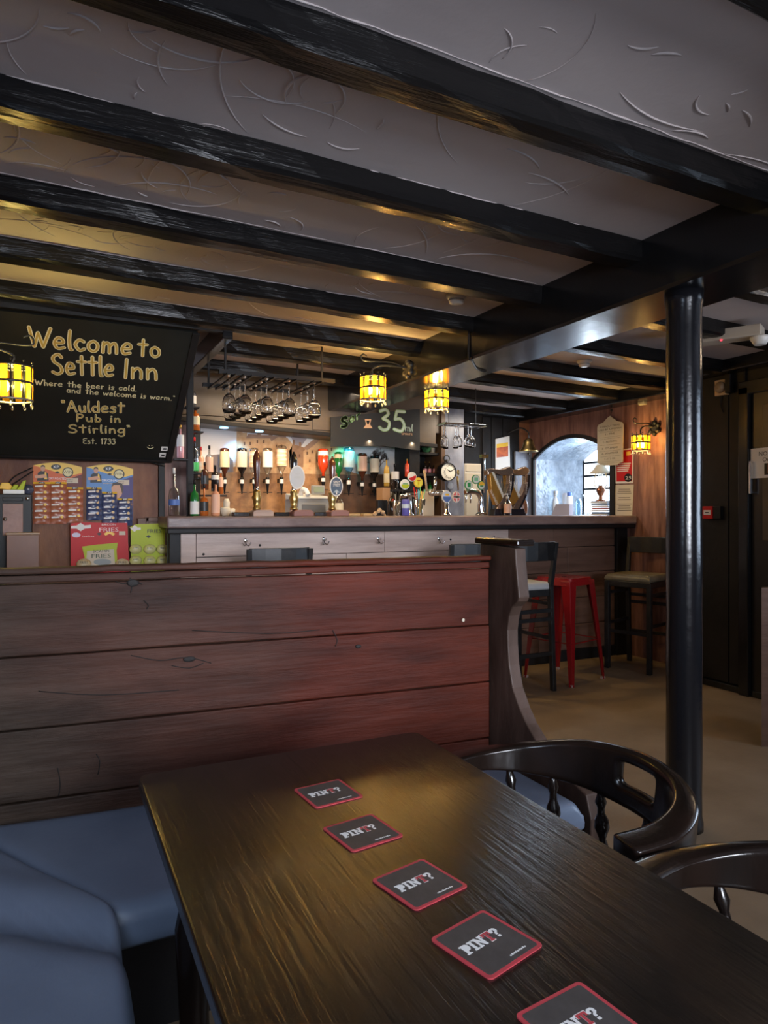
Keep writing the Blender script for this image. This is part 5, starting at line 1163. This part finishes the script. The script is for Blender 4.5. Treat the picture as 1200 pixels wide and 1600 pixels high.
# bottles, cups on the counter
bottle('clear soda bottle with a cream label right of the slate blue pump clip', 528,806,766,17,4.75,B_CLR,'w',LC,1,.15,.5, group='bottles on the bar counter')
def cup_of(label, px, vt, wpx, y, what, n, mats, lean, name='glass_of_straws'):
    p = onY(px,806,y); p.z = ZT; k = dep(p)/FP; r = wpx/2*k; h = (800-vt)*k+.03
    t = thing(name, label, 'tumbler', tuple(p))
    MB().lathe([(r*.8,0),(r,h),(r*.93,h),(r*.75,.005)], tuple(p), 16, cap=False).build('glass', TUMB, t)
    rg_ = random.Random(px)
    for i in range(n):
        a = rg_.uniform(0,2*PI); q = rg_.uniform(.3,.85)*r; L_ = h*rg_.uniform(1.35,1.8)
        MB().tube([(p.x+q*math.cos(a)*.7,p.y+q*math.sin(a)*.7,p.z+.005),(p.x+q*math.cos(a)*1.0+rg_.uniform(-lean,lean),p.y+q*math.sin(a)*1.0,p.z+L_)], .0032, 6).build(what, mats[i % len(mats)], t)
cup_of('glass of blue, green, yellow and red drinking straws on the bar', 654,780,16,4.64,'straw',9,[mat('straw_blue', (.10,.35,.6), .4),mat('straw_green', (.12,.5,.2), .4),YELP,REDP],.03)
cup_of('glass of black pens and stirrers left of the blue can', 620,782,13,4.64,'pen',7,[BLACKP, BLACKP, GREYP],.05,'glass_of_pens')
p = onY(634,803,4.68); t = thing('drink_can', 'blue and purple tall can on the bar between the pens and the straws', 'can', (p.x,p.y,ZT))
MB().lathe([(.026,0),(.031,.006),(.031,.118),(.026,.128)], (p.x,p.y,ZT), 18).build('can', mat('can_purple_blue', (.10,.10,.42), .3), t); MB().lathe([(.0315,.06),(.0315,.09)], (p.x,p.y,ZT), 18, cap=False).build('pale_band', mat('can_pale_band', (.45,.55,.7), .4), t)
p = onY(612,803,4.86); t = thing('dispenser', 'dark bottle topped by a red and silver pourer behind the pens', 'bottle', (p.x,p.y,ZT))
MB().lathe([(.03,0),(.034,.01),(.034,.11),(.02,.13),(.012,.15),(.012,.19)], (p.x,p.y,ZT), 14).build('body', B_BLK, t); MB().ball((p.x+.015,p.y-.03,ZT+.075), .018, (.7,.4,1.3), 6).ball((p.x+.0,p.y-.03,ZT+.12), .012, n=5).build('red_tag', REDP, t)
# crumpled bar towel
p = onY(592,803,4.68); mb = MB()
for i in range(7): mb.ball((p.x-.035+.013*i, p.y+.012*math.sin(i*2), ZT+.012+.028*math.sin(PI*i/6)+.006*math.sin(i*5)), .016+.004*math.sin(i*3), (1,1,.9), 5)
single('crumpled_cloth', mb, mat('cream_stained_cloth', (.55,.42,.28), .8, col2=(.3,.18,.1), ns=40), 'small crumpled cream cloth heap lying on the bar', 'cloth', (p.x,p.y,ZT))
for px, nm in ((574,'right'),(552,'left')):
    p = onY(px,803,4.72); single('wooden_dish', MB().box((p.x-.045,p.y-.03,ZT),(p.x+.045,p.y+.03,ZT+.018)), mat('tan_wood_dish', (.42,.28,.13), .5), f'small shallow tan tray on the bar left of the crumpled cloth, {nm} of two', 'tray', (p.x,p.y,ZT), bevel=.004)
p = onY(600,790,5.1); single('till_card_reader', MB().box((p.x-.04,5.13,.95),(p.x+.05,5.18,onY(600,781,5.1).z)), BLACKP, 'black card machine standing behind the crumpled cloth', 'card reader', (p.x,5.15,.95), bevel=.006)
p = onY(602,790,5.3); single('tan_box', MB().box((onY(596,0,5.3).x,5.28,.95),(onY(608,0,5.3).x,5.4,onY(600,762,5.3).z)), mat('tan_card', (.45,.25,.12), .6), 'narrow upright tan box behind the card machine', 'box', (p.x,5.34,.95), bevel=.003)
p = onY(677,790,5.25); single('tan_box', MB().box((onY(657,0,5.3).x,5.25,.95),(onY(674,0,5.3).x,5.4,onY(665,768,5.25).z)), PAPER, 'pale beige box standing behind the straws', 'box', (p.x,5.3,.95), bevel=.004)
# beer fonts
def badge(t, px, v, rx, ry, y, rim, face, extra=None):
    c = onY(px, v, y); k = dep(c)/FP
    E1 = [(rx*k*math.cos(2*PI*i/24), ry*k*math.sin(2*PI*i/24)) for i in range(24)]
    t = MB().prism(E1, (0,-.012,0), tuple(c)).build('badge', rim, t, bevel=.002)
    MB().prism([(a*.84,b*.84) for a, b in E1], (0,-.002,0), (c.x,c.y-.012,c.z)).build('badge_face', face, t)
    c2 = Vector((c.x, c.y-.0145, c.z))
    for e in extra or []:
        if e[0] == 'half': MB().prism([(rx*k*.84*math.cos(a), ry*k*.84*math.sin(a)) for a in [e[1]+PI*i/10 for i in range(11)]], (0,-.001,0), tuple(c2)).build('badge_print', e[2], t)
        if e[0] == 'bar': MB().prism([(-rx*k*e[1],-ry*k*e[2]),(rx*k*e[1],-ry*k*e[2]),(rx*k*e[1],ry*k*e[2]),(-rx*k*e[1],ry*k*e[2])], (0,-.0012,0), (c2.x,c2.y-.0005,c2.z+e[4]*k)).build('badge_print', e[3], t)
        if e[0] == 'text': text(e[1], ry*k*e[2], e[3], t, (c2.x, c2.y-.002, c2.z), (1,0,0), (0,0,1), name='badge_letter')
GRB = mat('badge_green', (.03,.28,.08), .35); SIL = mat('badge_pale', (.70,.74,.72), .3)
y = 4.86; t = thing('beer_font', 'chrome beer font with three round badges, white-green, white-red and yellow', 'beer font', (onY(643,800,y).x,y,ZT))
MB().lathe([(.035,0),(.035,.01),(.016,.03),(.016,.16),(.022,.17)], (onY(641,0,y).x,y+.01,ZT), 14).tube([tuple(onY(626,776,y)), tuple(onY(640,772,y)), tuple(onY(657,775,y))], .017, 10).build('chrome_body', CHROME, t)
badge(t, 632,757,8.2,8.0,y-.03,SIL,PAPW,[('half',PI,LIMP),('bar',.5,.08,GRB,1)])
badge(t, 643,745,7.6,7.6,y-.03,SIL,PAPW,[('half',PI*1.12,REDP)])
badge(t, 653,754,7.8,7.8,y-.03,YELP,mat('badge_yellow', (.80,.72,.05), .35),[('text','T',1.3,REDP)])
y = 4.74; t = thing('beer_font', 'chrome T-shaped beer font with a blue-white badge and a Union flag badge', 'beer font', (onY(699,800,y).x,y,ZT))
cx_ = onY(699,0,y).x
MB().lathe([(.034,0),(.034,.01),(.018,.03),(.018,.15),(.02,.19)], (cx_,y+.01,ZT), 14).build('column', CHROME, t)
MB().tube([(cx_-.13,y+.02,onY(0,770,y).z*0+onY(680,770,y).z),(cx_+.03,y+.02,onY(680,770,y).z)], .022, 12).ball((cx_-.13,y+.02,onY(680,770,y).z), .03, n=6).build('chrome_head', CHROME, t)
MB().tube([tuple(onY(667,768,y)), tuple(onY(665,750,y)), tuple(onY(663,735,y))], [.010,.008,.012], 8).build('tap_handle', mat('tap_handle_tan', (.5,.35,.2), .4), t)
MB().tube([tuple(onY(679,768,y)), tuple(onY(680,745,y))], [.010,.012], 8).build('tap_handle', CHROME, t)
MB().tube([tuple(onY(716,766,y)), tuple(onY(715,748,y)), tuple(onY(714.5,744,y))], [.005,.010,.006], 8).ball(tuple(onY(716,738,y)), .015, (.8,.6,1.5), 6).build('gold_tipped_handle', BRASS, t)
MB().tube([tuple(onY(663,780,y)), tuple(onY(663,790,y))], [.010,.005], 8).build('spout', BLACKP, t)
badge(t, 697,776,8.6,10,y-.03,PAPW,mat('badge_light_blue', (.55,.65,.85), .35),[('half',PI,LBL),('bar',.35,.15,YELP,3)])
badge(t, 712,776.5,7,9,y-.03,PAPW,mat('badge_pink_red', (.65,.12,.14), .35),[('bar',.16,.8,PAPW,0),('bar',.8,.26,PAPW,0),('bar',.75,.10,LBL,0)])
y = 4.74; t = thing('beer_font', 'curved chrome swan-neck beer font with three green badges', 'beer font', (onY(748,800,y).x,y,ZT))
pts = [onY(752,803,y),onY(751,790,y),onY(751,778,y),onY(746,770,y),onY(736,768,y),onY(727,770,y)]
MB().tube(cat([tuple(q) for q in pts], 5), [.030-.008*min(1,i/8)+.0*i for i in range(26)], 14).lathe([(.05,0),(.05,.008),(.03,.03)], (pts[0].x,y,ZT), 16).build('chrome_neck', CHROME, t)
for a_, b_ in ((728,'left'),(735,'middle')): MB().tube([tuple(onY(a_,772,y)), tuple(onY(a_,786,y))], [.009,.006], 8).build('spout', CHROME, t)
badge(t, 731.5,758,7,7.6,y-.04,GRB,SIL,[('bar',.4,.45,GRB,0)])
badge(t, 742.5,749,7,7.2,y-.04,GRB,SIL,[('bar',.5,.35,mat('badge_mint', (.25,.6,.4), .35),0)])
badge(t, 751,758.5,6.4,7,y-.04,GRB,SIL,[('half',0,YELP),('bar',.45,.16,GRB,-1)])
MB().tube([tuple(onY(756.5,770,y+.1)), tuple(onY(757,720,y+.1)), tuple(onY(757.5,707,y+.1))], [.007,.006,.008], 8).build('tall_tap_handle', CHROME, t)
MB().box(tuple(onY(753,715,y+.1)), tuple(onY(759,711,y+.14))).build('tap_tip', BRASS, t)
# harp shaped fonts
GOLD = mat('harp_gold', (.55,.30,.07), .25, .6); BRZ = mat('harp_bronze_silver', (.42,.32,.26), .22, .8); HBLK = mat('harp_black', (.012,.012,.02), .25)
def harp(label, dx, y, front):
    t = thing('harp_font', label, 'beer font', tuple(onY(790+dx,800,y)), 'harp shaped beer fonts')
    def H(n, pts, dy, th, m, bev=.003):
        P = [onY(a+dx, b, y) for a, b in pts]
        return MB().prism([(q.x, q.z) for q in P], (0,th,0), (0,y+dy,0)).build(n, m, t, bevel=bev)
    H('sound_box', [(763,739),(767,737),(776,762),(784,778),(777,788),(773,789),(766,768)], -.02, .05, GOLD)
    H('white_edge', [(766,738),(769,737),(785,774),(783,778)], -.024, .056, SIL, .001)
    H('top_arm', [(760,743),(759,735),(764,732),(772,733),(782,734),(790,731),(794,729),(800,734),(799,740),(794,743),(784,743),(774,740),(766,738)], -.026, .065, BRZ, .006)
    H('front_pillar', [(794,742),(799,741),(799,758),(794,774),(786,790),(781,799),(772,799),(777,788),(788,772),(793,756)], -.022, .05, BRZ, .004)
    H('black_strip', [(797.5,742),(800.5,742),(800,759),(795,776),(788,791),(785,796),(783,796),(793,774),(797,757)], -.026, .058, HBLK, .001)
    H('foot', [(770,795),(790,795),(794,806),(768,806)], -.035, .08, HBLK, .004)
    for i in range(7):
        f = i/6; a = onY(771+20*f+dx, 739, y); b = onY(779+6*f+dx, 768-6*f+12*f, y); MB().tube([a, b], .0016, 4).build('string', BRASS, t)
    s1, s2 = onY(766.5+dx,766,y-.03), onY(777+dx,788,y-.03)
    if front: text('GUINNESS', .030, PAPW, t, tuple((s1+s2)/2+Vector((.0,-.0,0))), (s2-s1), Vector((0,-1,0)).cross(s2-s1)*-1 if False else (s2-s1).cross(Vector((0,1,0)))*1)
    s1, s2 = onY(797+dx,776,y-.032), onY(799+dx,750,y-.032)
    text('GUINNESS', .024, PAPW, t, tuple((s1+s2)/2), (s2-s1), (s2-s1).cross(Vector((0,1,0))))
harp('large bronze and gold harp-shaped beer font, left of the pair', 0, 4.72, True)
harp('bronze harp-shaped beer font, right of the pair and slightly behind', 25, 4.86, False)
p = onY(793,804,4.62); t = thing('soap_bottle', 'clear pump bottle with a cream label in front of the harp fonts', 'bottle', (p.x,p.y,ZT))
MB().lathe([(.026,0),(.030,.01),(.030,.10),(.012,.125),(.010,.14)], (p.x,p.y,ZT), 16).build('body', B_CLR, t); MB().lathe([(.0308,.02),(.0308,.095)], (p.x,p.y,ZT), 16, cap=False).build('paper_label', LPK, t)
MB().lathe([(.013,.138),(.013,.155),(.004,.158),(.004,.175)], (p.x,p.y,ZT), 10).bar((p.x+.004,p.y,ZT+.176),(p.x-.03,p.y,ZT+.172),.010).build('pump', WHITE, t)
p = onY(820,800,4.95); t = thing('wooden_spoon_rest', 'reddish-brown oval wooden paddle leaning behind the harp fonts', 'paddle', (p.x,p.y,ZT))
MB().ball((p.x,p.y,ZT+.07), .068, (.52,.2,1.0), 8).tube([(p.x,p.y,ZT+.12),(p.x-.01,p.y,ZT+.30)], .008).build('paddle', mat('paddle_red_brown', (.26,.11,.06), .25, coat=.4), t)
p = onY(761,800,4.95); single('wooden_stick', MB().tube([(p.x,p.y,ZT),(p.x+.01,p.y,ZT+.22)], .010), mat('pale_stick', (.45,.32,.18), .5), 'upright pale wooden stick left of the large harp font', 'stick', (p.x,p.y,ZT))
# bell
c = onY(826,706,5.45); t = thing('brass_bell', 'brass ship bell hanging by the corner left of the arched recess', 'bell', tuple(c))
k = dep(c)/FP
MB().lathe([(15*k,0),(14*k,2.5*k),(10*k,7*k),(8.3*k,14*k),(7.2*k,18*k),(4*k,20.5*k),(1.5*k,21*k)], tuple(c), 22).build('bell', BRASS, t)
MB().tube([(c.x,c.y,c.z+20*k),(c.x,c.y,c.z+30*k)], .006).tube(cat([(c.x,c.y,c.z+30*k),(c.x+.02,c.y+.15,c.z+40*k),(c.x+.03,5.84,c.z+36*k)], 5), .008).build('bracket', IRON, t)
MB().tube([(c.x,c.y,c.z+6*k),(c.x,c.y,c.z-4*k)], .003).ball((c.x,c.y,c.z-3*k), .012, n=5).tube([(c.x,c.y,c.z-4*k),(c.x+.01,c.y,c.z-14*k)], .002, 4).build('clapper', IRON, t)
# ---- in the recess
def sill(px, x): q = onX(px, 800, x); q.z = ZS+.001; return q
q = sill(848, 4.75); t = thing('tissue_box', 'white card box with black printing on the recess sill', 'box', tuple(q))
MB().box((4.66,q.y-.04,ZS),(4.80,q.y+.16,ZS+.115)).build('carton', PAPW, t, bevel=.002)
for i in range(3): MB().box((4.656,q.y+.0,ZS+.02+.03*i),(4.66,q.y+.05,ZS+.034+.03*i)).build('print', BLACKP, t)
q = sill(876, 4.62); t = thing('serviette_holder', 'pale mauve angled serviette holder at the front of the recess sill', 'holder', tuple(q))
MB().prism([(q.y-.16,ZS),(q.y+.11,ZS),(q.y+.04,ZS+.115),(q.y-.16,ZS+.115)], (.05,0,0), (4.59,0,0), (0,1,0), (0,0,1)).build('holder', mat('pale_mauve_plastic', (.45,.40,.45), .4), t, bevel=.004)
def spray(px, x, h, body, headm, label, r=.03):
    q = sill(px, x); t = thing('spray_bottle', label, 'bottle', tuple(q))
    MB().lathe([(r,0),(r*1.05,h*.1),(r,h*.55),(r*.45,h*.72),(r*.4,h*.8)], tuple(q), 14).build('body', body, t)
    MB().lathe([(r*.5,h*.78),(r*.5,h*.86)], tuple(q), 10).bar((q.x,q.y-.02,q.z+h*.92),(q.x-.0,q.y+.055,q.z+h*.96),.026,.032).bar((q.x,q.y+.03,q.z+h*.9),(q.x,q.y+.045,q.z+h*.74),.008).build('trigger_head', headm, t)
spray(868, 4.82, .26, WHITE, WHITE, 'white trigger spray bottle standing on the recess sill')
q = sill(880, 4.96); single('white_canister', MB().lathe([(.055,0),(.058,.01),(.058,.22),(.05,.235)], tuple(q), 18), mat('pale_canister', (.55,.52,.52), .4), 'wide pale canister behind the serviette holder in the recess', 'canister', tuple(q))
q = sill(890, 4.86); t = thing('cleaner_bottle', 'white cleaner bottle with a blue cap on the recess sill', 'bottle', tuple(q))
MB().lathe([(.03,0),(.032,.01),(.032,.19),(.02,.205)], tuple(q), 14).build('body', WHITE, t); MB().lathe([(.024,.20),(.026,.235),(.01,.24)], tuple(q), 12).build('cap', LBL, t)
for i, (px, x, h) in enumerate(((904,4.95,.17),(911,5.02,.22),(919,4.85,.15))):
    q = sill(px, x); single('clear_jar', MB().lathe([(.028,0),(.032,.01),(.032,h*.8),(.022,h)], tuple(q), 14), [B_BLU, B_GRY, TUMB][i], ['short clear jar near the middle of the recess sill', 'tall clear bottle shape by the recess window', 'clear plastic tub below the recess window'][i], 'jar', tuple(q))
# paper stack and oil lamp near the right side of the recess
q = sill(941, 4.66); 
for i in range(7):
    o_ = random.Random(i).uniform(-.012,.012); m = [PAPW, mat('magazine_blue_grey', (.25,.32,.42), .4), PAPW, mat('magazine_red', (.4,.08,.06), .4), PAPW, mat('magazine_blue_grey', (.25,.32,.42), .4), PAPW][i]
    yy = q.y-.05+o_; single('leaflet_bundle', MB().box((4.58,yy-.10,ZS+.019*i),(4.72,yy+.11,ZS+.019*i+.0165)), m, f'bundle of leaflets under the oil lamp, {ordn[6-i]} from the top of the stack', 'leaflets', (4.65,yy,ZS+.019*i), 'stack of leaflets in the recess', bevel=.002)
zz_ = ZS+.019*7; q.z = zz_; q.x = 4.64
t = thing('oil_lamp', 'oil lamp with a pale glass shade in front of the recess window', 'lamp', tuple(q)); k = dep(q)/FP
MB().lathe([(.045,0),(.05,.008),(.02,.02),(.016,.05),(.03,.07),(.042,.10),(.04,.12),(.02,.135),(.022,.15)], tuple(q), 16).build('base', mat('copper_lamp_base', (.30,.11,.05), .25, .7), t)
MB().lathe([(.020,.15),(.030,.18),(.028,.21),(.018,.25),(.018,.33)], tuple(q), 14, cap=False).build('chimney', TUMB, t)
MB().lathe([(.10,.262),(.103,.266),(.075,.29),(.05,.325),(.036,.345)], tuple(q), 20, cap=False).build('shade', mat('cream_glass_shade', (.75,.62,.42), .35), t)
for s in (-1,1): MB().tube(cat([(q.x,q.y+s*.03,zz_+.11),(q.x,q.y+s*.075,zz_+.15),(q.x,q.y+s*.08,zz_+.21),(q.x,q.y+s*.06,zz_+.27)], 4), .004, 6).build('shade_arm', BRASS, t)
# ---- on the red wall: notice plaque, poster, sheet, sensor
xw = 4.548
def wpoly(t, name, pts, dx, m, th=.002, bevel=0):
    P = [onX(a, b, xw) for a, b in pts]; return MB().prism([(q.y, q.z) for q in P], (-th,0,0), (xw-dx,0,0), (0,1,0), (0,0,1)).build(name, m, t, bevel=bevel)
def wtext(t, s, px, v, hpx, dx, m, wpx=None, name='lettering'):
    p = onX(px, v, xw); w = (onX(px+wpx/2,v,xw)-onX(px-wpx/2,v,xw)).length if wpx else None
    return text(s, hpx/FP*dep(p)*1.4, m, t, (xw-dx,p.y,p.z), (0,-1,0), (0,0,1), width=w, name=name)
INK = mat('brown_black_ink', (.07,.05,.035), .6)
t = thing('notice_plaque', 'cream shaped plaque of five deadly terms hanging on the red wall', 'sign', tuple(onX(957,690,xw)))
wpoly(t, 'plaque', [(938,668),(940,664),(948,660),(953,654),(958,650),(963,654),(968,658),(977,660),(979,663),(978,722),(972,724),(969,727),(963,727),(950,728),(942,726),(938,724)], .03, mat('plaque_cream', (.60,.52,.36), .5), .008, .002)
for s, v, h, w in (('5 DEADLY TERMS',666,2.7,31),('USED BY A WOMAN',671,2.9,35),('1 - FINE',678.5,2.8,14),('2 - NOTHING',690.5,2.8,22),('3 - GO AHEAD',700.5,2.8,25),('4 - WHATEVER',708.5,2.8,26),('5 - IT\'S OK',717,2.8,17)):
    wtext(t, s, 958, v, h, .0388, INK, w)
for v, s in ((674.5,'when a woman thinks she is right'),(683,'the word she uses to end an argument'),(685.6,'when she knows she is right'),(695,'means something and you should worry'),(704.5,'this is a dare, not permission'),(713,'a woman\'s way of saying it'),(721,'she is thinking long and hard'),(723.6,'before you pay for it')):
    wtext(t, s, 958, v, 1.0, .0388, INK, 33, 'small_print')
p = onX(958,652,xw); MB().tube([(xw-.03,p.y,p.z),(xw-.02,p.y,onX(958,642,xw).z)], .002, 4).ball((xw-.02,p.y,onX(958,641,xw).z), .012, n=5).build('hanging_string', IRON, t)
t = thing('age_check_poster', 'red and white poster with a black roundel reading 25 under the cream plaque', 'poster', tuple(onX(976,735,xw)))
wpoly(t, 'sheet', [(961.5,703),(990,700),(989.5,755),(962,755.5)], .001, PAPW, .002)
wpoly(t, 'red_field', [(963.5,705),(988.5,702),(988,752),(963.7,752.5)], .0032, REDP, .0004)
wpoly(t, 'black_roundel', [(982+6.2*math.cos(2*PI*i/18), 746.5-6.6*math.sin(2*PI*i/18)) for i in range(18)], .0038, BLACKP, .0004)
wtext(t, '25', 982.5, 747, 5.2, .0046, PAPW, 9)
for i in range(5): wpoly(t, 'printed_line', [(965,724+3*i),(986-i,723+3*i),(986-i,724.4+3*i),(965,725.4+3*i)], .0038, PAPW, .0003)
wpoly(t, 'yellow_label', [(979,706),(986,705),(986,711),(979,712)], .0038, YELP, .0004)
t = thing('printed_notice', 'cream printed sheet pinned below the red poster, touching the counter end', 'notice', tuple(onX(975,780,xw)))
wpoly(t, 'sheet', [(962,757.5),(990.5,757),(988,806),(961,806)], .001, PAPER, .002)
for i in range(11):
    if i in (3, 6): continue
    w = 9+(i*5 % 4); wpoly(t, 'printed_line', [(976-w,764+3.3*i),(976+w,763.8+3.3*i),(976+w,764.6+3.3*i),(976-w,764.8+3.3*i)], .0032, INK, .0003)
p = onX(1007,623,xw); t = thing('alarm_sensor', 'small beige motion sensor high on the red wall', 'sensor', tuple(p))
MB().box((xw-.045,p.y-.035,p.z-.055),(xw,p.y+.035,p.z+.055)).build('housing', mat('sensor_beige', (.45,.38,.27), .4), t, bevel=.008)
MB().box((xw-.049,p.y-.022,p.z-.04),(xw-.044,p.y+.022,p.z-.0)).build('lens', mat('sensor_lens', (.25,.2,.14), .3), t, bevel=.002)
# ---- right wall: bell sounder, call point, door notice
xr = 4.262
def rX(px, v, x=xr): return onX(px, v, x)
p = rX(1129.5,607); t = thing('alarm_sounder', 'square cream alarm sounder with a round bell on the black panelling', 'alarm', tuple(p))
MB().box((xr-.03,p.y-.052,p.z-.052),(xr,p.y+.045,p.z+.058)).build('back_box', mat('sounder_cream', (.50,.36,.22), .45), t, bevel=.005)
MB().lathe([(.040,0),(.040,-.012),(.030,-.024),(.012,-.03)], (xr-.03,p.y-.004,p.z+.004), 20, axis='x').build('bell_dome', mat('sounder_dome', (.28,.2,.13), .3), t)
MB().box((xr-.05,p.y-.095,p.z-.045),(xr,p.y-.052,p.z+.085)).build('side_box', BLACKP, t, bevel=.004)
MB().tube(cat([(xr-.01,p.y,p.z-.05),(xr-.012,p.y+.01,p.z-.11),(xr-.01,p.y-.01,p.z-.17)], 5), .004, 5).build('cable', BLACKP, t)
p = rX(1111,801); t = thing('fire_call_point', 'red fire alarm call point on the black panelling beside the column', 'call point', tuple(p))
MB().box((xr-.035,p.y-.036,p.z-.045),(xr,p.y+.045,p.z+.045)).build('red_box', REDP, t, bevel=.004)
MB().box((xr-.038,p.y-.024,p.z-.016),(xr-.034,p.y+.032,p.z+.018)).build('white_plate', PAPW, t, bevel=.001)
MB().box((xr-.0395,p.y-.010,p.z-.004),(xr-.0375,p.y+.018,p.z+.004)).build('arrow_mark', BLACKP, t)
MB().box((xr-.03,p.y-.10,p.z-.045),(xr,p.y-.038,p.z+.045)).build('black_box', BLACKP, t, bevel=.004)
p = rX(1188,722,4.236); t = thing('door_notice', 'white laminated sheet on the door reading NO Drinks Outside with a crossed glass', 'notice', tuple(p))
yy0 = rX(1171,722,4.22).y; z0 = rX(1185,747,4.22).z; z1 = rX(1185,700,4.22).z
MB().box((4.232,yy0-.30,z0),(4.235,yy0,z1)).build('sheet', PAPW, t)
for i, (s, f) in enumerate((('NO Drinks',.80),('Outside',.60))):
    text(s, .040, BLACKP, t, (4.2312,yy0-.15,z0+(z1-z0)*f), (0,-1,0), (0,0,1))
MB().box((4.230,yy0-.20,z0+.02),(4.232,yy0-.10,z0+(z1-z0)*.48)).build('picture', BLACKP, t)
MB().box((4.229,yy0-.175,z0+.03),(4.230,yy0-.125,z0+(z1-z0)*.46)).build('drawn_glass', mat('drawn_glass_orange', (.65,.2,.08), .5), t)
# ---- ceiling fittings
def detector(label, p):
    t = thing('smoke_detector', label, 'smoke detector', tuple(p), 'ceiling smoke detectors')
    MB().lathe([(.052,0),(.052,-.012),(.046,-.016),(.040,-.018),(.036,-.040),(.020,-.046)], tuple(p), 20).build('body', mat('detector_white', (.55,.50,.46), .4), t)
    MB().lathe([(.039,-.022),(.0395,-.030)], tuple(p), 20, cap=False).build('vent_ring', GREYP, t)
q = hit(713,463,(0,0,2.33),(-.022*0,0,1)); q.z = CZ(q.x)+.001; detector('white smoke detector on the ceiling plaster between two joists, left of the main beam', q)
q = hit(913,566,(0,0,2.29),(0,0,1)); q.z = CZ(q.x)+.001; detector('white smoke detector on the ceiling beyond the main beam, above the bar', q)
q = hit(1110,520,(0,0,2.22),(0,0,1)); t = thing('emergency_light', 'long pale emergency light box with a red indicator near the column top', 'light fitting', (q.x,q.y,2.2))
A_ = hit(1060,533,(0,0,2.24),(0,0,1)); B_ = hit(1192,514,(0,0,2.24),(0,0,1)); d_ = (B_-A_).normalized(); n_ = Vector((-d_.y,d_.x,0))*.06
A_.z = B_.z = 2.20; up2 = Vector((0,0,.06))
MB().hexa([A_-n_,B_-n_,B_+n_,A_+n_,A_-n_+up2,B_-n_+up2,B_+n_+up2,A_+n_+up2]).build('box', mat('trunking_pale', (.5,.45,.38), .45), t, bevel=.006)
MB().ball(tuple(A_.lerp(B_,.55)-n_*.9-Vector((0,0,.001))), .006, n=5).build('red_indicator', mat('red_led', (1,.02,.04), .4, emis=5), t)
MB().lathe([(.05,0),(.052,-.01),(.03,-.045)], tuple(B_.lerp(A_,.03)), 16).build('detector_head', WHITE, t)
mb = MB().tube(cat([(2.134,hit(733,520,(2.134,0,0),(1,0,0)).y,2.33),(2.13,hit(733,520,(2.134,0,0),(1,0,0)).y,2.12),(2.15,hit(733,560,(2.134,0,0),(1,0,0)).y,2.095),(2.30,hit(775,578,(0,0,2.1),(0,0,1)).y,2.094),(2.40,hit(812,585,(0,0,2.1),(0,0,1)).y,2.094)], 6), .005, 6)
single('beam_cable', mb, BLACKP, 'black cable running down the side of the main beam and across its underside', 'cable', (2.134,3.9,2.2))
